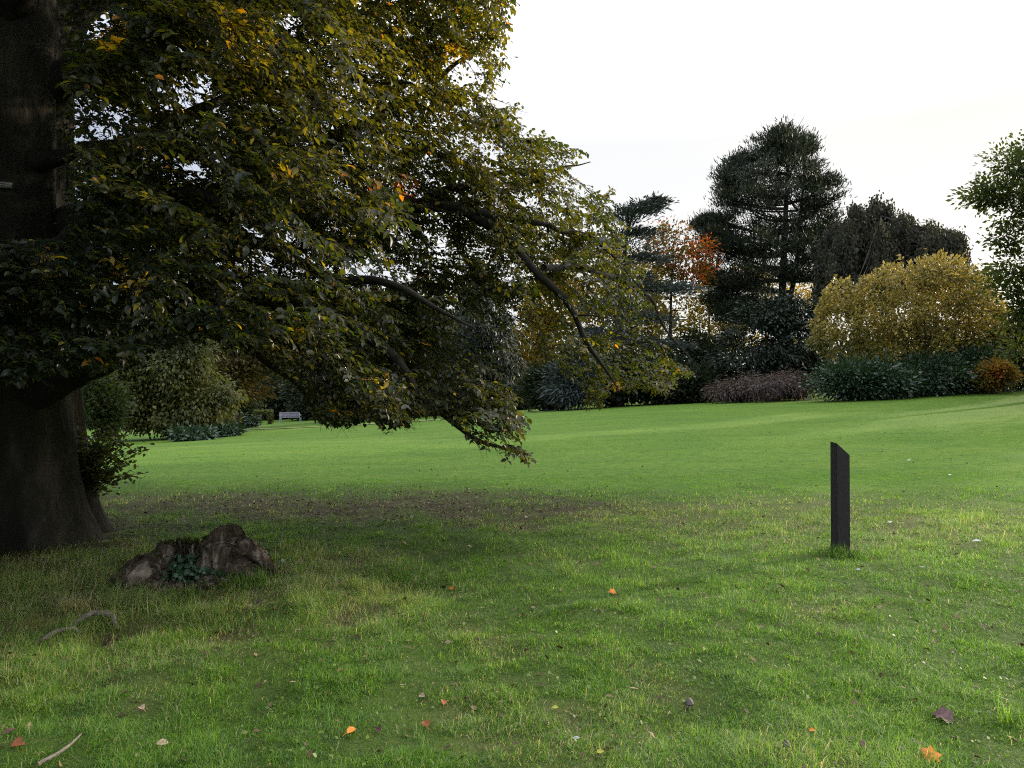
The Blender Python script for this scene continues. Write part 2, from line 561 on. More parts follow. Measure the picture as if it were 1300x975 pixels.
# ------------------------------------------------------------------ grass blades
def build_grass():
    mat = foliage('grass_blade', [(0, (.026, .062, .010)), (.3, (.058, .128, .015)), (.55, (.088, .195, .023)),
                                  (.72, (.145, .265, .045)), (.86, (.26, .24, .13)), (1, (.44, .39, .27))],
                  trans=.48, rough=.5, spec=.35, tgain=(1.9, 1.9, .9))
    r = np.random.default_rng(5)
    bands = [(2.9, 4.6, 21000, 1.0), (4.6, 7.0, 11500, 1.1), (7.0, 10.5, 4600, 1.3), (10.5, 14.5, 1300, 1.6), (14.5, 24, 260, 1.8)]
    PX, PY, SC = [], [], []
    for y0, y1, den, sc in bands:
        w = .78
        area = w * (y1 ** 2 - y0 ** 2)
        n = int(area * den)
        y = np.sqrt(r.uniform(y0 ** 2, y1 ** 2, n))
        x = r.uniform(-w, w, n) * y
        PX.append(x); PY.append(y); SC.append(np.full(n, sc))
    x, y, sc = np.concatenate(PX), np.concatenate(PY), np.concatenate(SC)
    # clumping
    P = np.stack([x, y], -1)
    cl = Noise(.22, 31, 18, 2)(P) + .6 * Noise(.08, 32, 18, 2)(P)
    bare, straw, mown = zone_masks(x, y)
    keep = r.random(len(x)) < np.clip(.78 + .3 * cl, .25, 1) * (1 - .80 * bare) * (1 - .25 * straw) * (1 - .15 * mown)
    # nothing grows inside the stump or trunk
    sx, sy = STUMP[0], STUMP[1]
    keep &= ((x - sx) ** 2 + (y - sy) ** 2) > .36 ** 2
    keep &= ((x - TRUNK[0]) ** 2 + (y - TRUNK[1]) ** 2) > 1.38 ** 2
    x, y, sc, cl, bare, straw, mown = (v[keep] for v in (x, y, sc, cl, bare, straw, mown))
    n = len(x)
    P = np.stack([x, y], -1)
    big = Noise(1.1, 33, 14, 2)(P)
    ln = r.gamma(7, 1 / 7, n) * (.033 + .013 * np.clip(cl, -1, 1.5) + .007 * big)
    ln *= np.where(mown > .5, .62, 1.0)
    near_stump = np.exp(-(((x - sx) / 1.7) ** 2 + ((y - sy) / 1.3) ** 2))
    ln *= 1 + 1.05 * near_stump * (.5 + r.random(n)) + .5 * straw * r.random(n)
    ln *= 1 + .6 * (r.random(n) < .03)
    pr = np.exp(-(((x - POST[0]) / .3) ** 2 + ((y - POST[1]) / .22) ** 2))
    ln *= 1 + 2.6 * pr * r.random(n)
    ln = np.maximum(ln, .012) * np.minimum(sc, 1.35)
    ang = r.uniform(0, 2 * np.pi, n)
    lean = np.abs(r.normal(1.05, .5, n)) + .3 * near_stump
    flow = Noise(.35, 34, 12, 2)(P) * 2.4
    ang = np.where(r.random(n) < .3, flow + r.normal(0, .6, n), ang)
    h = np.stack([np.cos(ang), np.sin(ang), np.zeros(n)], -1)
    up = np.array([0, 0, 1.0])
    b = np.stack([x, y, ground_z(x, y) - .004], -1)
    lv = np.clip(lean, .05, 1.5)[:, None]
    mid = b + ln[:, None] * .55 * unit(up + h * lv * .55)
    tip = mid + ln[:, None] * .5 * unit(up * np.clip(1.0 - .75 * lv, -.35, 1) + h * (lv * 1.25))
    va = r.uniform(0, np.pi, n)
    s = np.stack([np.cos(va), np.sin(va), np.zeros(n)], -1)
    s = unit(np.cross(h, up) + .7 * s)
    wd = (r.uniform(.0008, .0019, n) * sc * (1 + .4 * (r.random(n) < .08)) * np.where(sc > 1.3, 1.35, 1))[:, None]
    V = np.stack([b - s * wd, b + s * wd, mid + s * wd * .8, mid - s * wd * .8, tip], 1).reshape(-1, 3)
    k = np.arange(n)[:, None] * 5
    Q = k + np.array([[0, 1, 2, 3]])
    T = k + np.array([[3, 2, 4]])
    tint = r.normal(.44, .14, n) + .12 * big + .09 * cl
    tint += .14 * straw * r.random(n) + .10 * mown
    dry = r.random(n) < (.05 + .40 * straw + .25 * bare) * (1 - .8 * mown)
    tint = np.where(dry, r.uniform(.74, 1.0, n), np.clip(tint, 0, .76 - .12 * mown))
    o = mesh_obj('grass', V, [Q, T], mat, tint=np.concatenate([tint, tint]))
    tag(o, 'short green grass with straw coloured tufts covering the park ground', 'grass', kind='stuff')


TRUNK = (-6.15, 8.75)
_sg = at(240, 735, 6.75)
STUMP = (float(_sg[0]), float(_sg[1]))


def build_clover():
    r = np.random.default_rng(6)
    n = 15000
    y = np.sqrt(r.uniform(2.9 ** 2, 9.5 ** 2, n))
    x = r.uniform(-.75, .75, n) * y
    P = np.stack([x, y], -1)
    ok = r.random(n) < np.clip(.25 + .8 * Noise(.5, 36, 14, 2)(P), .03, 1) * (1 - zone_masks(x, y)[0])
    ok &= ((x - STUMP[0]) ** 2 + (y - STUMP[1]) ** 2) > .5
    x, y = x[ok], y[ok]
    B = np.stack([x, y, ground_z(x, y) + r.uniform(.008, .045, len(x))], -1)
    a = r.uniform(0, 6.283, len(x))
    d = np.stack([np.cos(a), np.sin(a), r.normal(.15, .3, len(x))], -1)
    mat = foliage('clover_leaf', [(0, (.035, .085, .018)), (.6, (.08, .16, .03)), (1, (.17, .24, .05))], .35, .5, .3)
    o = leaves_obj('clover', mat, None, B, d, unit(r.normal(0, .4, B.shape) + [0, -.2, 1]), r.uniform(.012, .032, len(x)), r.uniform(0, 1, len(x)), width=1.5)
    tag(o, 'small round clover and weed leaves mixed into the near grass', 'clover', kind='stuff')


_pg = on_ground(1067, 703)
POST = (float(_pg[0]), float(_pg[1]))
build_grass()
build_clover()


# ------------------------------------------------------------------ the big beech
def trunk_radius(z, th):
    flare = 1.00 + .37 * np.exp(-z / 1.8) + .13 * np.exp(-z / .3) + .012 * z
    ridge = .07 * np.cos(5 * th + .6) + .05 * np.cos(9 * th + 1.9 + .25 * z) + .03 * np.cos(14 * th + .5 * z)
    return flare * (1 + ridge * (.8 + .7 * np.exp(-z / .8)))


def build_beech():
    bx, by = TRUNK
    bz = gz1(bx, by)
    tree = thing('beech_tree', 'huge old beech with dark fluted trunk and low spreading boughs of bronze green leaves', 'tree', (bx, by, bz))
    # trunk
    zs = np.concatenate([np.linspace(-.3, 1.2, 26), np.linspace(1.28, 9.5, 60)])
    th = np.linspace(0, 2 * np.pi, 260, endpoint=False)
    Z, T = np.meshgrid(zs, th, indexing='ij')
    R = trunk_radius(np.maximum(Z, 0), T)
    q = np.stack([np.cos(T.ravel()) * 1.0, np.sin(T.ravel()), Z.ravel() * .22], -1)
    R = R + (Noise(.5, 41)(q) * .022 + Noise(.13, 42)(q) * .016 + Noise(.05, 43)(q) * .006).reshape(R.shape)
    # shoulder where the lowest bough leaves
    R += .20 * np.exp(-((Z - 2.0) / .35) ** 2) * np.exp(-((np.angle(np.exp(1j * (T + .75)))) / .38) ** 2)
    V = np.stack([bx + R * np.cos(T), by + R * np.sin(T), bz + Z], -1).reshape(-1, 3)
    n = len(th)
    i = (np.arange(len(zs) - 1)[:, None] * n)
    j = np.arange(n)[None]
    F = np.stack([i + j, i + (j + 1) % n, i + n + (j + 1) % n, i + n + j], -1).reshape(-1, 4)
    mesh_obj('trunk', V, [F], M['beech_bark'], tree, smooth=True)
    from mathutils.bvhtree import BVHTree
    trunk_bvh = BVHTree.FromPolygons(V.tolist(), F.tolist())

    # main boughs, as pixel + depth way points and radii
    boughs = [
        ([(0, 520, 8.6), (70, 490, 8.3), (118, 464, 8.0), (165, 436, 7.8), (235, 407, 7.6), (330, 385, 7.5), (420, 395, 7.6), (490, 440, 7.7), (545, 500, 7.8), (580, 545, 7.9), (625, 572, 7.9), (672, 578, 7.9)],
         [.19, .16, .125, .105, .095, .085, .075, .055, .036, .025, .016, .006]),
        ([(-50, 330, 8.8), (60, 295, 8.8), (130, 275, 8.9), (210, 258, 9.2), (300, 250, 9.5), (420, 262, 9.2), (540, 264, 8.7), (605, 268, 8.4), (640, 300, 8.3), (690, 340, 8.3), (720, 395, 8.4), (755, 440, 8.6), (790, 492, 8.8)],
         [.25, .23, .19, .17, .14, .10, .068, .054, .048, .042, .035, .022, .007]),
        ([(-50, 235, 8.7), (50, 205, 8.4), (110, 187, 8.2), (175, 176, 8.0), (235, 150, 7.9), (300, 118, 7.9), (400, 95, 8.0), (520, 110, 8.3)],
         [.10, .095, .08, .062, .05, .042, .03, .01]),
        ([(-50, 210, 8.8), (40, 140, 8.7), (110, 80, 8.6), (160, 50, 8.6), (215, 0, 8.8), (270, -60, 9.0), (340, -120, 9.2)],
         [.24, .22, .17, .13, .11, .09, .06]),
        ([(-50, 130, 8.8), (60, 60, 9.1), (140, -30, 9.4), (300, -90, 10.0), (450, -80, 10.4), (560, -20, 10.6), (620, 60, 10.7)],
         [.28, .25, .2, .14, .09, .05, .012]),
        ([(300, 250, 9.5), (380, 200, 9.6), (470, 150, 9.8), (560, 100, 10.0), (620, 40, 10.2)], [.11, .08, .055, .035, .01]),
        ([(520, 264, 8.8), (600, 230, 9.2), (680, 215, 10.2), (750, 205, 10.2)], [.06, .04, .022, .006]),
        ([(605, 268, 8.4), (650, 280, 8.5), (690, 282, 8.6), (750, 300, 9.9), (820, 380, 10.0)], [.045, .035, .03, .02, .006]),
        ([(330, 385, 7.5), (420, 360, 7.2), (520, 370, 7.0), (600, 420, 7.0)], [.07, .05, .03, .008]),
        ([(-40, 480, 8.6), (30, 430, 7.8), (40, 400, 6.9), (120, 380, 6.0), (210, 400, 5.5)], [.16, .12, .08, .05, .01]),
        ([(-20, 400, 8.6), (50, 350, 7.9), (90, 300, 7.2), (160, 240, 6.3), (280, 250, 5.8), (380, 330, 5.9)], [.16, .14, .10, .06, .035, .01]),
        ([(200, 258, 9.2), (300, 300, 8.8), (400, 340, 8.6), (470, 420, 8.6), (500, 520, 8.6)], [.09, .07, .05, .03, .008]),
        ([(235, 407, 7.6), (300, 440, 7.4), (370, 480, 7.2), (410, 535, 7.2)], [.06, .04, .02, .005]),
        ([(690, 340, 8.3), (760, 340, 9.3), (820, 370, 10.8), (850, 430, 11.0), (895, 470, 11.0)], [.04, .03, .022, .014, .005]),
    ]
    nodes, nrad = [], []
    for wp, rad in boughs:
        P = at([w[0] for w in wp], [w[1] for w in wp], [w[2] for w in wp])
        k = 44
        Q = smooth_path(np.concatenate([P, np.array(rad)[:, None]], 1), k)
        wob = np.stack([Noise(.5, 50 + len(nodes) % 97)(Q[:, :3]), Noise(.5, 150 + len(nodes) % 89)(Q[:, :3]), Noise(.5, 250 + len(nodes) % 83)(Q[:, :3])], -1)
        taper = np.minimum(1, np.arange(k) / 8.0)[:, None]
        Q[:, :3] += wob * .045 * taper
        tb = Tubes()
        tb.add(Q[:, :3], Q[:, 3], 14, .05)
        tb.build('limb', M['limb_bark'], tree)
        nodes.append(Q[4:, :3])
        nrad.append(Q[4:, 3])
    # upper and rear limbs, above and beside the frame
    r = np.random.default_rng(77)
    for a in np.linspace(0, 2 * np.pi, 13, endpoint=False):
        z0 = r.uniform(4.5, 8.5)
        s = np.array([bx, by, bz + z0])
        e = s + np.array([math.cos(a) * r.uniform(4.5, 6.5), math.sin(a) * r.uniform(4.5, 6.5), r.uniform(.5, 4)])
        if e[2] < 6.5 and math.cos(a) > -.2:
            e[2] = 7.5
        Q = bez(s, (s + e) / 2 + np.array([0, 0, 1.4]), e, 24)
        rr = np.linspace(.26, .03, 24)
        tb = Tubes()
        tb.add(Q, rr, 8, .05)
        tb.build('limb', M['limb_bark'], tree)
        nodes.append(Q[4:]); nrad.append(rr[4:])
    nodes, nrad = np.concatenate(nodes), np.concatenate(nrad)

    # ---- the part of the crown in view
    OUT = [(-120, -90), (660, -90), (660, 0), (646, 38), (636, 58), (656, 74), (636, 100), (650, 120), (672, 128), (660, 150), (692, 160), (716, 176), (754, 183), (728, 204), (748, 212), (728, 226), (768, 232), (802, 238),
           (780, 258), (815, 282), (806, 304), (838, 330), (822, 352), (850, 385), (838, 412), (868, 446), (912, 470), (862, 484), (852, 506), (812, 490), (790, 504), (772, 500), (752, 526), (735, 498), (700, 462),
           (668, 440), (640, 470), (668, 520), (676, 583), (640, 585), (600, 566), (570, 528), (540, 526), (520, 545), (490, 545), (470, 528),
           (437, 540), (412, 550), (396, 530), (380, 492), (335, 458), (290, 446), (225, 440), (170, 455), (110, 468), (40, 482), (0, 490), (-120, 480)]
    xs = np.array([p[0] for p in OUT]); ys = np.array([p[1] for p in OUT])

    def thin(px, py):
        d = np.ones(len(px))
        for cx, cy, rx, ry, k in [(135, 158, 38, 22, .85), (240, 118, 30, 28, .8), (118, 20, 30, 24, .75), (372, 25, 20, 14, .6), (470, 343, 35, 16, .8),
                                  (330, 335, 40, 16, .6), (620, 430, 60, 45, .8), (270, 470, 90, 40, .8), (590, 85, 26, 16, .8), (625, 190, 26, 16, .7),
                                  (245, 215, 28, 14, .6), (440, 120, 40, 30, .25), (690, 430, 30, 40, .5), (700, 260, 30, 25, .3), (560, 470, 40, 25, .5), (620, 560, 60, 24, .62), (845, 400, 48, 60, .55), (760, 400, 60, 60, .25), (20, 130, 52, 130, .97), (30, 0, 50, 80, .9), (25, 240, 52, 50, .9), (835, 300, 30, 30, .5), (770, 330, 60, 60, .12), (800, 440, 60, 50, .25), (720, 250, 40, 20, .3), (700, 200, 30, 14, .3)]:
            d *= 1 - k * np.exp(-(((px - cx) / rx) ** 2 + ((py - cy) / ry) ** 2))
        return d

    n = 10200
    px, py = r.uniform(-110, 905, n), r.uniform(-85, 580, n)
    ok = in_poly(px, py, OUT) & (in_poly(px + 15, py - 10, OUT) | (px < 540)) & (r.random(n) < thin(px, py))
    px, py = px[ok], py[ok]
    Yc = 6.3 + np.clip(px, 0, 900) / 900 * 4.3
    Yc = np.where(px > 500, np.maximum(Yc, 9.45), Yc)
    low = sstep(380, 540, py) * sstep(200, 420, px) * (1 - sstep(640, 740, px))
    Yc = Yc * (1 - low) + 7.7 * low
    spread = (1.5 - .9 * low) * np.where(px > 500, .55, 1)
    Y = np.clip(Yc + r.normal(0, 1, len(px)) * spread, 4.9, 13)
    # nothing may stand inside the trunk
    T1 = at(px, py, Y)
    inside = ((T1[:, 0] - bx) ** 2 + (T1[:, 1] - by) ** 2) < 1.5 ** 2
    fx, fy = px_of(T1)
    inside |= (fx < 95) & (fy < 300)
    T1 = T1[~inside]
    # ---- overhead, rear and off-frame crown (real shade for the trunk)
    m = 1500
    a = r.uniform(0, 2 * np.pi, m); rad = 7.6 * np.sqrt(r.uniform(.03, 1, m)); z = r.uniform(2.8, 12, m)
    rad *= np.sqrt(np.clip(1 - ((z - 3.5) / 10.5) ** 2, .05, 1))
    T2 = np.stack([bx + rad * np.cos(a), by + rad * np.sin(a), bz + z], -1)
    qx, qy = px_of(T2)
    out = ~((qx > -60) & (qx < 1360) & (qy > -40) & (qy < 1000) & np.isfinite(qx))
    out &= (np.hypot(T2[:, 0], T2[:, 1]) > 3.0) | (T2[:, 2] > 4.5)
    out &= ((T2[:, 0] - bx) ** 2 + (T2[:, 1] - by) ** 2) > 1.4 ** 2
    out &= ~((T2[:, 2] < 7) & (T2[:, 0] > bx - .5) & (T2[:, 1] > by) & (T2[:, 0] < 2) & (T2[:, 2] < 3.2))
    T2 = T2[out]

    nsx, nsy = Noise(26, 71, 12, 2), Noise(26, 72, 12, 2)

    def okpt(p):
        qx, qy = px_of(p[None])
        if not (-40 < qx[0] < 1400 and -40 < qy[0] < 1000):
            return True
        if qx[0] < 78 and qy[0] < 300:
            return False
        return bool(in_poly(qx, qy, OUT)[0]) and r.random() < .25 + .75 * float(thin(qx, qy)[0])

    def grow(targets, tube, sides_len, leaf_len, tmask):
        """a curved branchlet to every target, side twigs on it, leaves on the twigs"""
        nonlocal nodes, nrad
        order = np.argsort(np.hypot(targets[:, 0] - bx, targets[:, 1] - by))
        LB, LD, LN, LL, LI = [], [], [], [], []
        for t in targets[order]:
            d = np.linalg.norm(nodes - t, axis=1)
            ax = np.hypot(nodes[:, 0] - bx, nodes[:, 1] - by)
            at_ = math.hypot(t[0] - bx, t[1] - by)
            cost = d + 1.4 * np.maximum(0, ax - at_ + .1) + .35 * np.maximum(0, t[2] - nodes[:, 2]) - 2.0 * np.minimum(nrad, .04)
            k = int(np.argmin(cost))
            s = nodes[k]
            L = np.linalg.norm(t - s)
            if L > 3.4:
                s = t + (s - t) / L * 3.4
                L = 3.4
            mid = (s + t) / 2 + np.array([0, 0, .16 * L]) + r.normal(0, .06 * L, 3)
            nn = max(6, int(L / .14))
            Q = bez(s, mid, t, nn)
            r0 = min(nrad[k] * .6, .006 + .011 * L)
            rr = np.linspace(r0, .0025, nn)
            tube.add(Q, rr, 5 if L > .8 else 4, cap=False)
            nodes = np.concatenate([nodes, Q[nn // 2::2]])
            nrad = np.concatenate([nrad, rr[nn // 2::2]])
            out_dir = unit(np.array([t[0] - bx, t[1] - by, 0]))
            reach = min(L, 1.25)
            step = .085
            cnt = max(4, int(reach / step))
            D = unit(np.gradient(Q, axis=0))
            for c in range(cnt + 1):
                f = 1 - (c / cnt) * reach / max(L, .01)
                i = int(round(f * (nn - 1)))
                i = min(max(i, 0), nn - 1)
                p, d0 = Q[i], D[i]
                side = unit(np.cross(d0, [0, 0, 1.0]) + 1e-6)
                sgn = 1 if c % 2 else -1
                tl = sides_len * r.uniform(.6, 1.25) * (.55 + .6 * min(1, c / 5))
                if c == 0:
                    td = d0
                else:
                    td = unit(d0 * .75 + side * sgn * .8 + out_dir * .25 + np.array([0, 0, -.17]) + r.normal(0, .16, 3))
                if not okpt(p + td * tl * .75):
                    continue
                pn = unit(np.array([0, 0, 1.0]) + out_dir * .30 + r.normal(0, .24, 3))
                ls = unit(np.cross(td, pn))
                nl = max(3, int(tl / .026))
                f_ = (np.arange(nl) + r.uniform(.2, .8)) / nl
                droop = np.array([0, 0, -.22 * tl])
                B = p + td * (tl * f_)[:, None] + droop * (f_ ** 2)[:, None]
                tube.add(np.stack([p, p + td * tl * .5 + droop * .25, p + td * tl + droop]), np.array([.003, .0022, .001]) * tube_k, 3, cap=False)
                sg = np.where(np.arange(nl) % 2, 1, -1)[:, None]
                dd = unit(td * .6 + ls * sg * .85 + np.array([0, 0, -.19]) + r.normal(0, .22, (nl, 3)))
                N = unit(pn + r.normal(0, .28, (nl, 3)))
                LB.append(B); LD.append(dd); LN.append(N)
                LL.append(leaf_len * r.uniform(.5, 1.25, nl))
                LI.append(np.full(nl, r.normal(0, 1)))
        return [np.concatenate(v) for v in (LB, LD, LN, LL, LI)]

    tube_k = 1.0
    tb = Tubes()
    B, D, N, LL, I = grow(T1, tb, .31, .060, None)
    tb.build('twigs', M['limb_bark'], tree)
    qx, qy = px_of(B + D * .03)
    jit = r.normal(0, 3.5, (2, len(B)))
    q2 = np.nan_to_num(np.stack([qx, qy], -1))
    keep = in_poly(qx + jit[0] + nsx(q2) * 9, qy + jit[1] + nsy(q2) * 9, OUT) | ~((qx > -40) & (qy > -40))
    keep &= r.random(len(B)) < (.12 + .88 * thin(qx, qy))
    keep &= ((B[:, 0] - bx) ** 2 + (B[:, 1] - by) ** 2) > 1.12 ** 2
    keep &= ~((qx > -60) & (qx < 72 + 9 * nsx(q2)) & (qy > -60) & (qy < 300 + 14 * nsy(q2)))
    B, D, N, LL, I, qx, qy = (v[keep] for v in (B, D, N, LL, I, qx, qy))
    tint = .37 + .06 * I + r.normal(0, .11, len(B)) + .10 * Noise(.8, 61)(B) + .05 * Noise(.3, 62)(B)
    tint += .16 * np.exp(-(((qx - 500) / 250) ** 2 + ((qy - 60) / 190) ** 2)) + .16 * (r.random(len(B)) < .16)  # yellower in the upper middle: backlit glow put into the leaf colour
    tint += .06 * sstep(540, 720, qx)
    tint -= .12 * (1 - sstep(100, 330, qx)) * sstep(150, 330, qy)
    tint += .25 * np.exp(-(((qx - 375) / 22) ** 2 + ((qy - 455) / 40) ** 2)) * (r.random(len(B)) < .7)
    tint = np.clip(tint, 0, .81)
    rare = r.random(len(B))
    tint = np.where(rare < .012, r.uniform(.82, .97, len(B)), tint)
    for cx, cy, cr, lo, hi, pr in [(515, 237, 16, .93, 1, .6), (475, 235, 8, .93, 1, .6), (140, 38, 26, .86, .95, .45), (358, 220, 12, .86, .93, .6), (578, 70, 16, .86, .95, .6),
                                   (320, 60, 30, .78, .92, .3), (165, 350, 24, .84, .95, .3), (660, 490, 16, .86, .95, .7), (782, 495, 12, .88, .96, .5), (60, 340, 20, .8, .9, .2),
                                   (295, 25, 20, .84, .95, .4), (480, 480, 14, .84, .92, .3)]:
        hit = (((qx - cx) ** 2 + (qy - cy) ** 2) < cr * cr) & (r.random(len(B)) < pr)
        tint = np.where(hit, r.uniform(lo, hi, len(B)), tint)
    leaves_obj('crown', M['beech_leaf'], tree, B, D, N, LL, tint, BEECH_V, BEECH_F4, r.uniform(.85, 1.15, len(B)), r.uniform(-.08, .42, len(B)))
    print('beech leaves', len(B), flush=True)
    # upper crown
    tube_k = 1.6
    tb = Tubes()
    B, D, N, LL, I = grow(T2, tb, .55, .15, None)
    tb.build('twigs', M['limb_bark'], tree)
    qx, qy = px_of(B)
    vis = (qx > -12) & (qx < 1310) & (qy > -12) & (qy < 985)
    keep = ~vis & (((B[:, 0] - bx) ** 2 + (B[:, 1] - by) ** 2) > 1.2 ** 2) & (np.hypot(B[:, 0], B[:, 1]) + np.abs(B[:, 2] - CAM_Z) > 2.2)
    keep &= r.random(len(B)) < .75
    B, D, N, LL, I = (v[keep] for v in (B, D, N, LL, I))
    tint = np.clip(.36 + .06 * I + r.normal(0, .08, len(B)), 0, .9)
    leaves_obj('upper_crown', M['beech_leaf'], tree, B, D, N, LL, tint)
    print('upper leaves', len(B))
    # name plate nailed to the trunk
    eye = np.array([0, 0, CAM_Z])
    ray = unit(at(2, 234.5, 8.0) - eye)
    hit = trunk_bvh.ray_cast(Vector(eye.tolist()), Vector(ray.tolist()))
    c = np.array(hit[0]) - ray * .02
    e = thing('tree_label', 'small pale grey name plate nailed to the dark beech trunk', 'label', c, rz=math.radians(25))
    hw, hh, dp = .095, .030, .006

    def box(x0, x1, y0, y1, z0, z1):
        V = np.array([[x, y, z] for x in (x0, x1) for y in (y0, y1) for z in (z0, z1)], float)
        F = np.array([[0, 1, 3, 2], [4, 6, 7, 5], [0, 4, 5, 1], [2, 3, 7, 6], [0, 2, 6, 4], [1, 5, 7, 3]])
        return V, F
    V, F = box(-hw, hw, -dp, dp, -hh, hh)
    mesh_obj('plate', V, [F], M['plate'], e, local=False)
    Vs, Fs, k = [], [], 0
    for z0, z1, x1 in ((.008, .014, .070), (-.012, -.006, .060)):
        V, F = box(-hw * .85, x1, -dp - .003, -dp + .001, z0, z1)
        Vs.append(V); Fs.append(F + k); k += 8
    V, F = box(.080, .084, -dp - .003, -dp + .001, -.022, .022)
    Vs.append(V); Fs.append(F + k)
    mesh_obj('lettering', np.concatenate(Vs), [np.concatenate(Fs)], M['plate_ink'], e, local=False)


build_beech()


# ------------------------------------------------------------------ background trees and shrubs
def blob_clumps(blobs, Y, n, r, shell=.5, flat=1.0, depth=None):
    """sample clump centres in ellipsoids given in pixels at depth Y; returns centres, outward directions"""
    bl = [b if len(b) > 4 else (*b, 0.0) for b in blobs]
    w = np.array([b[2] * b[3] for b in bl], float)
    ids = r.choice(len(bl), n, p=w / w.sum())
    A = np.array(bl, float)[ids]
    v = unit(r.normal(size=(n, 3)))
    rad = r.uniform(shell ** 2, 1, n) ** .5
    s = Y / FPX
    c0 = at(A[:, 0], A[:, 1], Y + A[:, 4])
    dp = (depth if depth else np.maximum(A[:, 2], A[:, 3] * .9) * s)
    off = np.stack([v[:, 0] * rad * A[:, 2] * s, v[:, 1] * rad * dp, v[:, 2] * rad * A[:, 3] * s], -1)
    return c0 + off, v


def leaf_cloud(cen, outv, per, size, r, flat=.7, up=.6, outw=.6):
    n = len(cen)
    k = np.maximum(3, (per * r.uniform(.5, 1.5, n)).astype(int))
    idx = np.repeat(np.arange(n), k)
    sz = np.broadcast_to(np.asarray(size, float), (n,)) * r.uniform(.65, 1.35, n)
    off = r.normal(size=(len(idx), 3)) * .5
    off[:, 2] *= flat
    B = cen[idx] + off * sz[idx][:, None]
    d = unit(off + outv[idx] * outw + r.normal(0, .4, off.shape))
    N = unit(np.array([0, 0, up]) + outv[idx] * outw + r.normal(0, .55, off.shape))
    return B, d, N, idx


def skeleton(tb, base, top, r0, clumps, r, frac=1.0, stems=1, bend=.25, sides=7, start=.18):
    base, top = np.asarray(base, float), np.asarray(top, float)
    H = np.linalg.norm(top - base)
    Ps, Rs = [], []
    for s in range(stems):
        b = base + (r.normal(0, .25, 3) * [1, 1, 0] if stems > 1 else 0)
        t = top + (r.normal(0, H * .30, 3) * [1, 1, .3] if stems > 1 else 0)
        Q = bez(b - [0, 0, .3], (b + t) / 2 + r.normal(0, .04 * H, 3) * [1, 1, 0], t, 16)
        rr = r0 * np.linspace(1, .15, 16)
        rr[0] *= 1.5; rr[1] *= 1.15
        tb.add(Q, rr, sides, .04)
        k = max(1, int(16 * start))
        Ps.append(Q[k:]); Rs.append(rr[k:])
    nodes, rad = np.concatenate(Ps), np.concatenate(Rs)
    axis = (base + top) / 2
    sel = clumps if frac >= 1 else clumps[r.random(len(clumps)) < frac]
    for c in sel[np.argsort(np.linalg.norm((sel - axis)[:, :2], axis=1))]:
        d = np.linalg.norm(nodes - c, axis=1) + .6 * np.maximum(0, nodes[:, 2] - c[2]) - 3 * rad
        i = int(np.argmin(d))
        s = nodes[i]
        L = np.linalg.norm(c - s)
        Q = bez(s, (s + c) / 2 + r.normal(0, 1, 3) * bend * L * .3 + [0, 0, bend * L * .3], c, 6)
        rr = np.linspace(min(rad[i] * .65, .02 + .03 * L), .012, 6)
        tb.add(Q, rr, 4, cap=False)
        nodes = np.concatenate([nodes, Q[2:]]); rad = np.concatenate([rad, rr[2:]])


def plant(name, label, cat, blobs, Y, mat, n=120, per=45, csize=.8, leaf=.16, tint=None, group=None, trunk=None, trunk_r=.2,
          top=None, stems=1, shell=.5, flat=.7, up=.6, outw=.6, seed=1, frac=1.0, bark='dark_bark', width=1.0, tv=DIAM_V, tf=DIAM_F4,
          drop=0.0, crown_name='crown', trunk_name='trunk', depth=None, lo=None, top_line=None):
    """a tree or shrub with a woody skeleton and leaves clumped inside the given blobs"""
    r = np.random.default_rng(seed)
    cen, outv = blob_clumps(blobs, Y, n, r, shell, depth=depth)
    bx_ = float(at(trunk, 480, Y)[0]) if trunk is not None else float(cen[:, 0].mean())
    gz = gz1(bx_, Y)
    g = ground_z(cen[:, 0], cen[:, 1])
    cen[:, 2] = np.maximum(cen[:, 2], g + .15 + (lo or 0))
    root = thing(name, label, cat, (bx_, Y, gz), group)
    tb = Tubes()
    tz = (cen[:, 2].max() * .88 + gz * .12 if stems == 1 else cen[:, 2].max() * .5 + gz * .5) if top is None else float(at(bx_, top, Y)[2])
    tx = float(np.average(cen[:, 0], weights=np.maximum(cen[:, 2] - gz, .01) ** 2)) if top is None else bx_
    skeleton(tb, (bx_, Y, gz), (bx_ * .5 + tx * .5, Y, tz), trunk_r, cen, r, frac, stems)
    tb.build(trunk_name, M[bark], root)
    B, d, N, idx = leaf_cloud(cen, outv, per * 1.35, csize, r, flat, up, outw)
    if drop:
        d = unit(d + np.array([0, 0, -drop]))
    ok = B[:, 2] > ground_z(B[:, 0], B[:, 1]) + .03
    if top_line:
        qx, qy = px_of(B)
        q_ = np.stack([qx, qy], -1)
        ok &= qy > np.interp(qx, top_line[0], top_line[1]) + Noise(9, seed + 900, 12, 2)(q_) * 9 + Noise(4, seed + 901, 12, 2)(q_) * 5
    B, d, N, idx = B[ok], d[ok], N[ok], idx[ok]
    qx, qy = px_of(B)
    ct = r.normal(0, .10, n)
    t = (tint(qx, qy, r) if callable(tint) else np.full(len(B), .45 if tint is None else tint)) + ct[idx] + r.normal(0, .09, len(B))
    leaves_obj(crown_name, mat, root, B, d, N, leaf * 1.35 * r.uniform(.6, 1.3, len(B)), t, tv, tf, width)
    return root


def mk(name, lo, mid, hi, trans=.3, rough=.55, spec=.22, tg=(1.5, 1.5, .8)):
    M[name] = foliage(name, [(0, lo), (.5, mid), (1, hi)], trans, rough, spec, tg)
    return M[name]


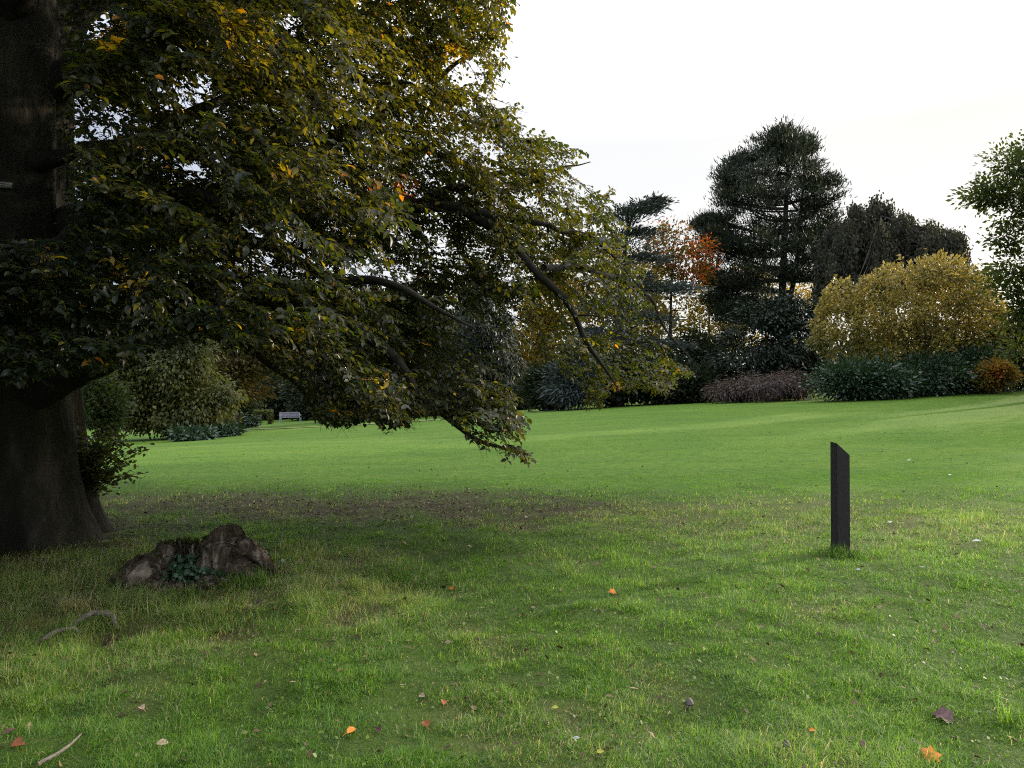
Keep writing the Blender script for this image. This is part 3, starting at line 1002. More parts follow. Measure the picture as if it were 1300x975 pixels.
mk('pine_needle', (.010, .018, .012), (.024, .033, .020), (.062, .066, .032), .15, .5)
mk('yew_leaf', (.008, .015, .010), (.018, .029, .018), (.042, .052, .03), .12, .45)
mk('weep_leaf', (.018, .020, .015), (.038, .040, .027), (.085, .08, .045), .3)
mk('yellow_leaf', (.045, .075, .02), (.205, .168, .042), (.41, .315, .095), .35, .45, tg=(1.3, 1.2, .7))
mk('rhodo_leaf', (.012, .028, .014), (.028, .058, .027), (.065, .105, .045), .15, .35, .5)
mk('brown_leaf', (.035, .025, .024), (.075, .052, .048), (.13, .10, .085), .25)
mk('maple_leaf', (.045, .06, .015), (.13, .10, .022), (.50, .105, .025), .5, tg=(1.9, 1.6, .7))
mk('gold_leaf', (.055, .055, .016), (.16, .12, .02), (.34, .22, .03), .5, tg=(2, 1.8, .6))
mk('cedar_needle', (.020, .027, .026), (.044, .057, .056), (.10, .122, .12), .1, .5)
mk('olive_leaf', (.018, .030, .010), (.052, .064, .017), (.14, .125, .03), .4)
mk('tan_leaf', (.05, .042, .016), (.12, .090, .028), (.28, .15, .04), .4)
mk('dark_leaf', (.008, .014, .008), (.020, .030, .014), (.05, .06, .022), .25)
mk('green_leaf', (.020, .035, .012), (.045, .065, .018), (.12, .13, .03), .45, tg=(1.9, 1.8, .7))
mk('blue_leaf', (.012, .028, .015), (.026, .048, .026), (.055, .085, .045), .2)
mk('red_leaf', (.06, .09, .02), (.28, .15, .03), (.40, .09, .05), .35)
mk('hedge_leaf', (.03, .045, .012), (.08, .09, .022), (.17, .16, .05), .25)
mk('ivy_leaf', (.014, .040, .018), (.036, .085, .042), (.09, .17, .09), .2, .35, .5)

NEEDLE_V = np.array([[0, .07, 0], [0, -.07, 0], [.6, -.09, .02], [1, 0, 0], [.6, .09, .02]], float)
NEEDLE_F = np.array([[0, 1, 2, 3]])
NEEDLE_V = NEEDLE_V[[0, 1, 2, 3]]


# --- tall pine: flat plates of upswept needle tufts on bare limbs
def build_pine():
    r = np.random.default_rng(101)
    Y = 58.0
    pads = [(1001, 163, 9, 7), (968, 188, 22, 9), (982, 196, 26, 12), (944, 200, 14, 7), (1003, 174, 18, 11), (990, 185, 34, 13), (1022, 190, 22, 12), (965, 205, 34, 13), (1035, 210, 24, 12), (930, 212, 20, 10), (1000, 218, 38, 15),
            (948, 232, 34, 12), (1050, 232, 14, 9), (1030, 246, 32, 13), (915, 250, 18, 8), (985, 248, 38, 14), (950, 266, 40, 12), (1050, 262, 18, 9),
            (1020, 275, 38, 14), (905, 280, 18, 7), (975, 286, 40, 13), (935, 300, 34, 11), (1040, 298, 26, 14), (898, 302, 10, 5), (990, 315, 44, 12), (925, 326, 34, 10),
            (960, 340, 36, 10), (915, 352, 24, 9), (1030, 330, 34, 14), (940, 372, 26, 9), (930, 392, 20, 9), (1010, 350, 20, 9), (955, 390, 16, 7), (1045, 320, 30, 18), (1050, 345, 30, 16), (1025, 300, 34, 14), (940, 250, 30, 12), (925, 395, 22, 12), (912, 372, 20, 10), (948, 355, 28, 11), (1035, 228, 22, 12), (960, 312, 34, 12), (920, 310, 26, 10), (892, 287, 9, 5), (900, 345, 10, 5), (918, 232, 12, 6), (1062, 250, 8, 6), (1058, 280, 14, 8), (1030, 180, 10, 7)]
    base_x = float(at(995, 490, Y)[0])
    root = thing('pine_tree', 'tall dark pine with layered irregular branches, the highest crown in the background', 'tree', (base_x, Y, gz1(base_x, Y)))
    tb = Tubes()
    g = gz1(base_x, Y)
    tops = at(1001, 160, Y)
    Q = smooth_path(np.array([[base_x, Y, g - .3], at(992, 400, Y), at(996, 300, Y), at(1000, 220, Y), tops]), 24)
    rr = np.linspace(.42, .06, 24)
    tb.add(Q, rr, 9, .05)
    Q2 = smooth_path(np.array([at(993, 420, Y), at(1010, 350, Y + .6), at(1016, 280, Y + .6), at(1022, 200, Y + .4)]), 18)
    tb.add(Q2, np.linspace(.24, .05, 18), 8, .05)
    tb.build('trunk', M['dark_bark'], root)
    nodes = np.concatenate([Q[6:], Q2[3:]])
    tb = Tubes()
    CB, CO = [], []
    s = Y / FPX
    for px, py, rx, ry in pads:
        for rep in range(3):
            c = at(px, py, Y) + np.array([r.normal(0, rx * .15 * s), r.normal(0, 1) * (.6 + rx * s * .8) * (1 if rep else .3), r.normal(0, .2)])
            d = np.abs(nodes[:, 2] - (c[2] - .18 * np.linalg.norm((nodes - c)[:, :2], axis=1)))
            st = nodes[int(np.argmin(d + .2 * np.linalg.norm((nodes - c)[:, :2], axis=1)))]
            mid = (st + c) / 2 + np.array([0, 0, -.12 * np.linalg.norm(c - st)]) + r.normal(0, .2, 3)
            B = bez(st, mid, c, 9)
            tb.add(B, np.linspace(.11, .03, 9), 5, .05, cap=False)
            k = 15
            off = np.stack([r.normal(0, .5, k) * rx * s, r.normal(0, .45, k) * rx * s, r.normal(0, .45, k) * ry * s], -1)
            off[:, 2] -= .20 * np.abs(off[:, 0])
            tuft = c + off
            for q in tuft[::2]:
                tb.add(bez(B[5], (B[5] + q) / 2 + [0, 0, -.15], q, 4), np.linspace(.035, .012, 4), 3, cap=False)
            CB.append(tuft)
            CO.append(unit(off + unit(c - st) * .4 + [0, 0, .5]))
    tb.build('branches', M['dark_bark'], root)
    cen, ov = np.concatenate(CB), np.concatenate(CO)
    qx, qy = px_of(cen)
    qn = Noise(17, 111, 12, 2)(np.stack([qx, qy], -1)) * 15
    ok = (Noise(1.1, 112)(cen) > -.42) & (995 - qx < np.interp(qy, [152, 166, 182, 210, 250, 290, 400], [0, 22, 52, 78, 90, 106, 92]) + qn) & (qx - 1001 < np.interp(qy, [152, 166, 190, 215, 260, 300, 400], [0, 14, 30, 44, 60, 58, 56]) + qn) & (qy > 158)
    cen, ov = cen[ok], ov[ok]
    per = 54
    idx = np.repeat(np.arange(len(cen)), per)
    spread = r.normal(0, 1, (len(idx), 3)) * [.36, .36, .19]
    B = cen[idx] + spread
    d = unit(np.array([0, 0, .85]) + ov[idx] * .7 + r.normal(0, .55, spread.shape))
    N = unit(r.normal(size=spread.shape))
    t = .42 + r.normal(0, .12, len(cen))[idx] + r.normal(0, .12, len(idx))
    leaves_obj('crown', M['pine_needle'], root, B, d, N, r.uniform(.17, .36, len(idx)), t, NEEDLE_V, NEEDLE_F, 1.5)


# --- weeping beech: hanging curtains
def build_weeping():
    r = np.random.default_rng(102)
    Y = 52.0
    prof_x = [1030, 1050, 1065, 1080, 1095, 1110, 1128, 1142, 1160, 1185, 1205, 1222]
    prof_y = [330, 288, 268, 258, 252, 246, 249, 263, 270, 279, 284, 290]
    bx_ = float(at(1130, 480, Y)[0])
    g = gz1(bx_, Y)
    root = thing('weeping_beech', 'dark weeping beech trailing long curtains of brownish foliage beside the pine', 'tree', (bx_, Y, g))
    tb = Tubes()
    top = at(1118, 262, Y)
    Q = smooth_path(np.array([[bx_, Y, g - .3], [bx_ + .2, Y, g + 4], [bx_ - .5, Y, g + 7.5], top]), 20)
    tb.add(Q, np.linspace(.4, .08, 20), 9, .05)
    tb.build('trunk', M['dark_bark'], root)
    tb = Tubes()
    LB, LD, LT = [], [], []
    folds = [(1034 + 188 * (_ + r.random()) / 54, r.normal(0, 1.9), r.exponential(7)) for _ in r.permutation(54)] + [(px_, r.normal(0, .5), r.uniform(0, 3)) for px_ in (1085, 1112, 1128, 1180, 1196, 1208, 1216, 1222)]
    for i in range(800):
        fx, fd, fo = folds[i % 62]
        px = fx + r.normal(0, 3.2)
        ty = np.interp(px, prof_x, prof_y) + 3 * math.sin(px * .19) + 2 * math.sin(px * .41)
        dep = fd + r.normal(0, .35)
        k = min(1, abs(dep) / 4.2)
        py = ty + 2 + 95 * k ** 2.4 + fo + abs(px - fx) ** 1.5 * .8 + r.exponential(3)
        py = min(py, 430)
        p = at(px, py, Y + dep)
        L = r.uniform(1.2, 4.5)
        L = min(L, p[2] - gz1(p[0], p[1]) - .6)
        if L < .5:
            continue
        if i % 3 == 0:
            s = Q[min(19, 9 + int(10 * r.random()))]
            tb.add(bez(s, (s + p) / 2 + [0, 0, -.02 * np.linalg.norm(p - s)], p, 9), np.linspace(.07, .012, 9), 4, cap=False)
        sway = r.normal(0, .12, 2)
        n = int(L / .03)
        f = np.linspace(0, 1, n)
        S_ = np.stack([p[0] + sway[0] * f, p[1] + sway[1] * f, p[2] - L * f], -1)
        tb.add(S_[::max(1, n // 5)], .010, 3, cap=False)
        LB.append(S_ + r.normal(0, 1, S_.shape) * (.05 + .13 * (1 - f[:, None])))
        LD.append(unit(np.array([0, 0, -1.0]) + r.normal(0, .27, S_.shape)))
        LT.append(np.full(n, .40 + .16 * math.sin(fx * 7.7) + r.normal(0, .06)))
    # thin arching shoots above the crown
    tb.build('branches', M['dark_bark'], root)
    B, d, t = np.concatenate(LB), np.concatenate(LD), np.concatenate(LT)
    N = unit(r.normal(size=B.shape) + [0, -.8, .2])
    leaves_obj('crown', M['weep_leaf'], root, B, d, N, r.uniform(.13, .26, len(B)), t + r.normal(0, .12, len(B)), width=1.15)


def build_cedar():
    r = np.random.default_rng(103)
    Y = 50.0
    pads = [(828, 262, 16, 4), (812, 270, 24, 5), (792, 276, 26, 7), (806, 296, 30, 6), (785, 315, 36, 8), (815, 328, 30, 6), (790, 350, 40, 8), (856, 366, 34, 4),
            (825, 362, 34, 6), (780, 385, 44, 8), (820, 402, 36, 7), (795, 430, 48, 8), (845, 436, 32, 6), (770, 455, 44, 8), (815, 466, 40, 8), (740, 470, 40, 8), (760, 420, 30, 8), (720, 478, 30, 7)]
    bx_ = float(at(785, 480, Y)[0])
    g = gz1(bx_, Y)
    root = thing('blue_cedar', 'blue grey cedar with flat tiers of needles just beyond the tip of the beech', 'tree', (bx_, Y, g))
    tb = Tubes()
    Q = smooth_path(np.array([[bx_, Y, g - .3], at(787, 380, Y), at(795, 300, Y), at(806, 262, Y)]), 20)
    tb.add(Q, np.linspace(.4, .05, 20), 9, .05)
    tb.build('trunk', M['dark_bark'], root)
    tb = Tubes()
    s = Y / FPX
    LB, LD, LT = [], [], []
    for px, py, rx, ry in pads:
        for rep in range(2):
            c = at(px, py, Y) + np.array([0, r.normal(0, 1.3) * (rep + .3), 0])
            st = Q[int(np.argmin(np.abs(Q[:, 2] - c[2] + .3)))]
            tb.add(bez(st, (st + c) / 2 + [0, 0, .3], c, 7), np.linspace(.09, .02, 7), 5, cap=False)
            k = 340
            off = np.stack([r.normal(0, .5, k) * rx * s, r.normal(0, .5, k) * rx * s, r.normal(0, .4, k) * ry * s], -1)
            off[:, 2] -= .10 * np.abs(off[:, 0])
            LB.append(c + off)
            LD.append(unit(off * [1, 1, .2] + unit(c - st) + r.normal(0, .5, off.shape) + [0, 0, .35]))
            LT.append(np.full(k, r.normal(.45, .12)))
    tb.build('branches', M['dark_bark'], root)
    B, d, t = np.concatenate(LB), np.concatenate(LD), np.concatenate(LT)
    leaves_obj('crown', M['cedar_needle'], root, B, d, unit(r.normal(size=B.shape) + [0, 0, .8]), r.uniform(.16, .42, len(B)), t + r.normal(0, .12, len(B)), NEEDLE_V, NEEDLE_F, 1.7)


build_pine()
build_weeping()
build_cedar()

# right group
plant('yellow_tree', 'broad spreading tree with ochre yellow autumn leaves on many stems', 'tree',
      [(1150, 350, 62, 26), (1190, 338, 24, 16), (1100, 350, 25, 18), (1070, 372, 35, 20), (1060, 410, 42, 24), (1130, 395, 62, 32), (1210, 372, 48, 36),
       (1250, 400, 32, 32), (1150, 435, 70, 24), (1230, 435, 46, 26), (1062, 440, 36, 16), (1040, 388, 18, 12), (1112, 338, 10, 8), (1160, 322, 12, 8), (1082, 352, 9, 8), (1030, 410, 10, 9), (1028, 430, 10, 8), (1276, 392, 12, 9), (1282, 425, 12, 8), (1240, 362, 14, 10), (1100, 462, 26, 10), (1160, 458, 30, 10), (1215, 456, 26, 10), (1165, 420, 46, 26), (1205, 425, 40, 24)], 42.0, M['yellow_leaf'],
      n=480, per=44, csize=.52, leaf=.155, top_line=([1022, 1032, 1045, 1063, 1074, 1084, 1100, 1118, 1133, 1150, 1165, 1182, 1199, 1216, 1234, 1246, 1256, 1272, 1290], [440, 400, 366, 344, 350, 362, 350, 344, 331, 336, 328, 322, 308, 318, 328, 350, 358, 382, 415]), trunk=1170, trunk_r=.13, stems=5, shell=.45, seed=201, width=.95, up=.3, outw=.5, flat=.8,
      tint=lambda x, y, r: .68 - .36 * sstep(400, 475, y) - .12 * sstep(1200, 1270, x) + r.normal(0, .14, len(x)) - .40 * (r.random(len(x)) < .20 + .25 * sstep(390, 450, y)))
for i, (px, py, rx, ry, dY, lab) in enumerate([
        (1075, 484, 40, 20, 0, 'dark green laurel mound at the left foot of the yellow tree'),
        (1122, 486, 34, 16, -.5, 'dark green rounded shrub right under the middle of the yellow tree'),
        (1180, 478, 42, 22, .4, 'tall dark green shrub mound under the right half of the yellow tree'),
        (1242, 472, 36, 26, .8, 'green shrub behind the small red and yellow bush')]):
    plant('evergreen_shrub', lab, 'shrub', [(px, py, rx, ry)], 39.5 + dY, M['rhodo_leaf'], n=75, per=60, csize=.70, leaf=.15, stems=4, trunk_r=.05,
          group='evergreen shrubs below the yellow tree', shell=.55, seed=210 + i, up=.7, outw=.8, trunk_name='stems', crown_name='foliage')
plant('autumn_bush', 'small bush with mixed red and yellow leaves at the right end of the border', 'bush', [(1262, 476, 22, 18)], 38.4, M['red_leaf'], n=50, per=45,
      csize=.4, leaf=.14, stems=3, trunk_r=.04, seed=220, tint=lambda x, y, r: .30 + .6 * np.exp(-(((x - 1267) / 9) ** 2 + ((y - 474) / 9) ** 2)), trunk_name='stems', crown_name='foliage')
plant('evergreen_shrub', 'very dark shrub at the right edge of the photo under the tall leafy tree', 'shrub', [(1305, 455, 34, 38), (1330, 430, 30, 50)], 41.0, M['dark_leaf'], n=120,
      per=60, csize=.7, leaf=.18, stems=4, trunk_r=.06, seed=221, trunk_name='stems', crown_name='foliage')
plant('leafy_tree', 'tall airy broad leaved tree cut off by the right edge of the photo', 'tree',
      [(1278, 208, 26, 20), (1258, 244, 24, 20), (1290, 262, 34, 26), (1275, 300, 24, 18), (1290, 335, 30, 22), (1268, 366, 20, 14), (1298, 385, 26, 26), (1320, 190, 36, 22), (1345, 260, 50, 60),
       (1370, 180, 50, 40), (1350, 350, 40, 50), (1420, 260, 50, 80), (1295, 440, 14, 10)], 36.0, M['green_leaf'], n=420, per=44, csize=.62, leaf=.16, trunk=1375, trunk_r=.28, seed=230,
      shell=.3, tint=lambda x, y, r: .40 + .2 * (y > 420))
plant('dark_yew', 'wide blackish green yew mound at the foot of the pine', 'shrub',
      [(970, 438, 52, 50), (945, 468, 48, 30), (1012, 432, 38, 46), (1000, 400, 32, 24), (1010, 470, 30, 26), (918, 482, 24, 14), (972, 402, 26, 22)], 49.0, M['yew_leaf'],
      n=420, per=50, csize=.75, leaf=.20, stems=5, trunk_r=.10, seed=240, drop=.5, shell=.6, width=.7, trunk_name='stems', crown_name='foliage', tint=.42)
plant('brown_shrub', 'low sprawling brownish purple shrub in front of the dark yew', 'shrub', [(970, 494, 56, 15), (930, 498, 32, 10), (1005, 488, 26, 16)], 44.0, M['brown_leaf'],
      n=190, per=48, csize=.48, leaf=.16, stems=5, trunk_r=.05, seed=250, drop=.7, width=.5, shell=.55, trunk_name='stems', crown_name='foliage')
plant('maple_tree', 'tree turning orange red along its right side between cedar and pine', 'tree',
      [(850, 298, 28, 14), (876, 314, 20, 14), (835, 330, 26, 18), (872, 345, 26, 16), (893, 325, 10, 14), (850, 375, 36, 20), (886, 352, 14, 12), (835, 295, 16, 10), (865, 405, 30, 16), (890, 322, 16, 22), (850, 315, 34, 22), (865, 335, 34, 22)], 55.0, M['maple_leaf'],
      n=170, per=26, csize=.75, leaf=.18, trunk=853, trunk_r=.2, seed=260, shell=.35, tint=lambda x, y, r: .25 + .66 * (r.random(len(x)) < .14 + .36 * sstep(840, 898, x)) * (1 - sstep(355, 390, y)))
plant('golden_tree', 'slender backlit golden leaved tree between maple and pine', 'tree',
      [(905, 372, 20, 26), (930, 405, 28, 24), (890, 420, 24, 22), (940, 430, 30, 18), (912, 450, 30, 14), (880, 385, 12, 20)], 74.0, M['gold_leaf'],
      n=150, per=24, csize=.85, leaf=.27, trunk=905, trunk_r=.2, top=340, seed=270, shell=.2, tint=.55)
plant('golden_tree', 'thin golden tree glowing behind the trunk of the pine', 'tree',
      [(965, 370, 24, 34), (945, 350, 16, 20), (1010, 380, 26, 26), (985, 400, 30, 18)], 78.0, M['gold_leaf'],
      n=110, per=22, csize=.85, leaf=.27, trunk=968, trunk_r=.2, seed=271, shell=.2, tint=.5)
plant('golden_tree', 'hazy golden tree against the bright sky behind the yellow tree', 'tree',
      [(1245, 380, 26, 34), (1275, 410, 34, 26), (1225, 350, 14, 16), (1260, 440, 40, 24), (1300, 440, 30, 30)], 70.0, M['gold_leaf'],
      n=190, per=24, csize=.95, leaf=.25, trunk=1250, trunk_r=.22, seed=272, shell=.2, tint=.38)
# unseen tree added right of the frame to shade the trunk and near grass
plant('leafy_tree', 'large leafy tree added out of frame on the right to shade the near grass', 'tree',
      [(1480, 200, 70, 90), (1560, 140, 110, 120), (1640, 190, 90, 110), (1550, 330, 120, 90), (1620, 400, 110, 70)], 28.0, M['green_leaf'], n=210, per=44, csize=1.0, leaf=.26, trunk=1580, trunk_r=.4, seed=231, shell=.3, depth=4.5)
plant('golden_tree', 'bronze gold tree half hidden behind the cedar tiers', 'tree',
      [(800, 370, 40, 46), (765, 410, 40, 40), (838, 420, 30, 36), (820, 450, 40, 30), (780, 340, 26, 26)], 71.0, M['gold_leaf'],
      n=300, per=34, csize=1.0, leaf=.27, trunk=802, trunk_r=.22, seed=273, tint=.30)
# low dark border between the beech tip and the brown shrub
for i, (px, py, rx, ry, Y, mat, lab) in enumerate([
        (700, 494, 32, 26, 50.0, 'dark_leaf', 'blackish shrub left of the blue juniper, behind the beech leaves'),
        (790, 486, 40, 30, 50.5, 'dark_leaf', 'dark shrub on the lawn edge below the cedar'),
        (845, 484, 36, 30, 51.0, 'rhodo_leaf', 'deep green laurel right of the cedar at the lawn edge'),
        (890, 462, 34, 38, 53.0, 'dark_leaf', 'shadowy shrub between the laurel and the dark yew'),
        (872, 490, 34, 18, 48.5, 'dark_leaf', 'low dark shrub touching the left end of the brown shrub')]):
    plant('border_shrub', lab, 'shrub', [(px, py, rx, ry)], Y, M[mat], n=110, per=55, csize=.75, leaf=.19, stems=4, trunk_r=.06, seed=280 + i,
          group='dark shrubs along the lawn edge', shell=.5, trunk_name='stems', crown_name='foliage')
plant('blue_juniper', 'grey blue juniper with feathery sprays behind the beech tip', 'shrub', [(728, 488, 32, 24), (745, 470, 18, 14)], 47.5, M['cedar_needle'], n=110, per=60, csize=.6,
      leaf=.3, stems=4, trunk_r=.06, seed=290, width=.35, tint=.62, trunk_name='stems', crown_name='foliage')
# centre, seen through the beech
plant('cypress', 'dark drooping cypress seen through the middle of the beech boughs', 'tree', [(612, 400, 30, 70), (625, 450, 34, 55), (590, 440, 26, 60), (605, 350, 20, 30), (640, 480, 26, 30)], 58.0,
      M['yew_leaf'], n=300, per=48, csize=.85, leaf=.26, trunk=612, trunk_r=.3, seed=300, drop=1.2, width=.55, tint=.5)
plant('golden_tree', 'golden leaved tree glowing just right of the cypress', 'tree', [(662, 478, 22, 30), (680, 430, 30, 40), (700, 390, 34, 40), (720, 350, 30, 30)], 68.0, M['gold_leaf'],
      n=170, per=30, csize=.95, leaf=.3, trunk=672, trunk_r=.22, seed=301, tint=.5)
plant('golden_tree', 'olive gold tree standing left of the cypress', 'tree', [(550, 450, 34, 40), (530, 420, 30, 40), (565, 490, 30, 30), (520, 480, 30, 30)], 64.0, M['gold_leaf'],
      n=200, per=36, csize=.95, leaf=.28, trunk=545, trunk_r=.22, seed=302, tint=.22)
plant('dark_tree', 'dark leaved tree with a bare black trunk right of the bench', 'tree', [(450, 440, 60, 40), (430, 400, 55, 34), (490, 410, 50, 44), (460, 480, 44, 24)], 62.0, M['dark_leaf'],
      n=280, per=46, csize=1.0, leaf=.26, trunk=447, trunk_r=.42, top=430, seed=303)
plant('border_shrub', 'dark shrub behind the right end of the bench', 'shrub', [(405, 515, 34, 22), (385, 500, 22, 24)], 76.0, M['dark_leaf'], n=110, per=50, csize=.9, leaf=.24, stems=4, trunk_r=.06, seed=304,
      group='dark shrubs along the lawn edge', trunk_name='stems', crown_name='foliage')
plant('border_shrub', 'dark green bush between bench and dark trunk', 'shrub', [(475, 512, 30, 22), (512, 515, 30, 20), (430, 518, 20, 16)], 70.0, M['olive_leaf'], n=120, per=50, csize=.8, leaf=.22, stems=4, trunk_r=.06,
      seed=305, group='dark shrubs along the lawn edge', tint=.25, trunk_name='stems', crown_name='foliage')
plant('border_shrub', 'dark bush at the lawn edge below the cypress', 'shrub', [(575, 510, 40, 18), (625, 506, 36, 18), (660, 505, 20, 16)], 60.0, M['dark_leaf'], n=130, per=50, csize=.75, leaf=.22, stems=4, trunk_r=.06,
      seed=306, group='dark shrubs along the lawn edge', trunk_name='stems', crown_name='foliage')
# left group
plant('spreading_tree', 'wide olive green tree with drooping branches sweeping the lawn right of the trunk', 'tree',
      [(215, 478, 46, 36), (190, 512, 44, 32), (245, 520, 46, 26), (235, 448, 36, 28), (165, 500, 34, 46), (150, 470, 30, 40), (278, 508, 26, 26), (215, 530, 55, 18), (180, 455, 30, 24)], 43.0, M['olive_leaf'],
      n=430, per=46, csize=.72, leaf=.19, trunk=215, trunk_r=.25, stems=3, seed=310, drop=.8, tint=lambda x, y, r: .40 + .2 * sstep(440, 500, y))
plant('tan_tree', 'tree with tan and orange leaves behind the spreading olive tree', 'tree', [(290, 450, 42, 44), (312, 488, 26, 18), (335, 440, 30, 34), (300, 405, 34, 26)], 54.0, M['tan_leaf'], n=260, per=40, csize=.8,
      leaf=.22, trunk=300, trunk_r=.22, seed=311, tint=lambda x, y, r: .34 + .5 * np.exp(-(((x - 325) / 18) ** 2 + ((y - 490) / 12) ** 2)))
plant('dark_bush', 'dark green bush peeping out beside the beech trunk', 'bush', [(134, 520, 16, 32), (118, 500, 18, 30)], 36.0, M['olive_leaf'], tint=.18, n=110, per=46, csize=.5, leaf=.15, stems=4, trunk_r=.05, seed=312,
      trunk_name='stems', crown_name='foliage')
for i, (px, py, rx, ry, Y, lab) in enumerate([(245, 551, 26, 3, 39.0, 'low leafy ground plant in front of the spreading tree'), (282, 547, 20, 3, 42.0, 'low plant at the right end of the spreading tree'),
                                              (305, 537, 20, 8, 58.0, 'grey green low plant left of the hedge arch')]):
    plant('border_plant', lab, 'plant', [(px, py, rx, ry)], Y, M['rhodo_leaf'], n=40, per=40, csize=.30, leaf=.16, stems=3, trunk_r=.02, seed=315 + i, group='low plants by the lawn', trunk_name='stems', crown_name='foliage')
plant('border_shrub', 'dark evergreen left of the hedge arch', 'shrub', [(303, 520, 20, 22), (290, 500, 16, 20)], 70.0, M['dark_leaf'], n=90, per=50, csize=.8, leaf=.22, stems=4, trunk_r=.06, seed=320,
      group='dark shrubs along the lawn edge', trunk_name='stems', crown_name='foliage')
plant('border_shrub', 'dark evergreen behind the hedge arch', 'shrub', [(345, 500, 34, 34), (366, 520, 14, 16)], 82.0, M['dark_leaf'], n=120, per=50, csize=1.0, leaf=.26, stems=4, trunk_r=.06, seed=321,
      group='dark shrubs along the lawn edge', trunk_name='stems', crown_name='foliage')


# far wood that closes the view on the left: one dark mass
def build_wood():
    r = np.random.default_rng(330)
    n = 1500
    px = r.uniform(-420, 800, n)
    Y = r.uniform(86, 104, n)
    topy = 405 + 22 * np.sin(px * .021) + 14 * np.sin(px * .063 + 1) + 70 * sstep(690, 800, px)
    py = topy + r.uniform(0, 1, n) ** .8 * (545 - topy)
    cen = at(px, py, Y)
    cen[:, 2] = np.maximum(cen[:, 2], ground_z(cen[:, 0], cen[:, 1]) + .3)
    v = unit(r.normal(size=(n, 3)) + [0, -.6, .4])
    B, d, N, idx = leaf_cloud(cen, v, 70, 2.1, r, .8)
    t = np.clip(.35 + r.normal(0, .14, n)[idx] + r.normal(0, .1, len(idx)), 0, 1)
    o = leaves_obj('far_wood', M['dark_leaf'], None, B, d, N, r.uniform(.5, 1.0, len(B)), t)
    tag(o, 'dark far wood closing the view behind the beech and the bench', 'wood', kind='stuff')
    # same on the far right and left, beyond the frame edge, low
    n = 700
    px = r.uniform(1000, 1800, n)
    Y = r.uniform(90, 104, n)
    py = 440 + r.uniform(0, 1, n) * 40
    cen = at(px, py, Y)
    v = unit(r.normal(size=(n, 3)) + [0, -.6, .4])
    B, d, N, idx = leaf_cloud(cen, v, 40, 2.0, r, .8)
    t = np.clip(.4 + r.normal(0, .14, n)[idx], 0, 1)
    o = leaves_obj('far_wood', M['dark_leaf'], None, B, d, N, r.uniform(.5, 1.0, len(B)), t)
    tag(o, 'low far wood on the horizon behind the yellow tree', 'wood', kind='stuff')


build_wood()


# ------------------------------------------------------------------ hedge arch, bench, path
def boxes_obj(name, bxs, mat, parent, bevel=.008):
    import bmesh
    bm = bmesh.new()
    for c, s, rot in bxs:
        r_ = bmesh.ops.create_cube(bm, size=1.0)
        vs_ = r_['verts']
        bmesh.ops.scale(bm, vec=s, verts=vs_)
        if rot:
            from mathutils import Euler
            bmesh.ops.rotate(bm, cent=(0, 0, 0), matrix=Euler(rot).to_matrix(), verts=vs_)
        bmesh.ops.translate(bm, vec=c, verts=vs_)
    if bevel:
        bmesh.ops.bevel(bm, geom=bm.edges[:], offset=bevel, segments=1, affect='EDGES')
    me = bpy.data.meshes.new(name)
    bm.to_mesh(me)
    bm.free()
    me.materials.append(mat)
    return link(bpy.data.objects.new(name, me), parent)


def build_arch():
    r = np.random.default_rng(340)
    Y = 66.0
    s = Y / FPX
    c = at(335, 530, Y)
    g = gz1(c[0], Y)
    root = thing('hedge_arch', 'clipped hedge arch with a square dark opening left of the bench', 'hedge', (c[0], Y, g))
    top = float(at(335, 521, Y)[2])
    B = []
    for x0, x1, z0, z1 in ((323, 330.5, 0, 1), (341, 346, 0, 1), (323, 346, .84, 1)):
        n = 900
        X = (r.uniform(x0, x1, n) - 650) * s
        Z = g + (top - g) * r.uniform(z0, z1, n)
        B.append(np.stack([X, Y + r.uniform(-.35, .35, n), Z], -1))
    B = np.concatenate(B)
    leaves_obj('foliage', M['hedge_leaf'], root, B, unit(r.normal(size=B.shape)), unit(r.normal(size=B.shape) + [0, -.6, .3]), r.uniform(.08, .16, len(B)), r.normal(.45, .14, len(B)))
    for x in (327, 343.5):
        tb = Tubes()
        X = (x - 650) * s
        tb.add(np.array([[X, Y, g - .1], [X, Y, (g + top) / 2], [X, Y, top - .1]]), .05, 5)
        tb.build('stem', M['dark_bark'], root)
    # little dark post in front of the arch
    p = at(329, 541, 63.0)
    g2 = gz1(p[0], 63.0)
    t = thing('bollard', 'short black bollard standing in front of the hedge arch', 'bollard', (p[0], 63.0, g2))
    boxes_obj('shaft', [((0, 0, .38), (.26, .26, .8), None)], M['post_wood'], t, .02)
    boxes_obj('cap', [((0, 0, .80), (.30, .30, .05), None)], M['post_wood'], t, .012)


def build_bench():
    Y = 66.0
    c = at(369, 543, Y)
    g = gz1(c[0], Y)
    t = thing('park_bench', 'pale lavender grey wooden park bench far off by the dark shrubs', 'bench', (c[0], Y, g), rz=math.radians(28))
    w = 1.55
    boxes_obj('seat', [((0, -.12 + i * .13, .45), (w, .11, .035), None) for i in range(4)], M['bench_wood'], t)
    boxes_obj('backrest', [((0, .36 + .03 * i, .56 + i * .135), (w, .03, .12), (math.radians(-12), 0, 0)) for i in range(3)], M['bench_wood'], t)
    for sx in (-1, 1):
        x = sx * (w / 2 + .035)
        boxes_obj('end_frame', [((x, -.14, .22), (.07, .08, .46), None), ((x, .34, .42), (.07, .08, .86), (math.radians(-8), 0, 0)),
                                ((x, .08, .64), (.075, .62, .07), None), ((x, .08, .40), (.065, .5, .08), None)], M['bench_end'], t)


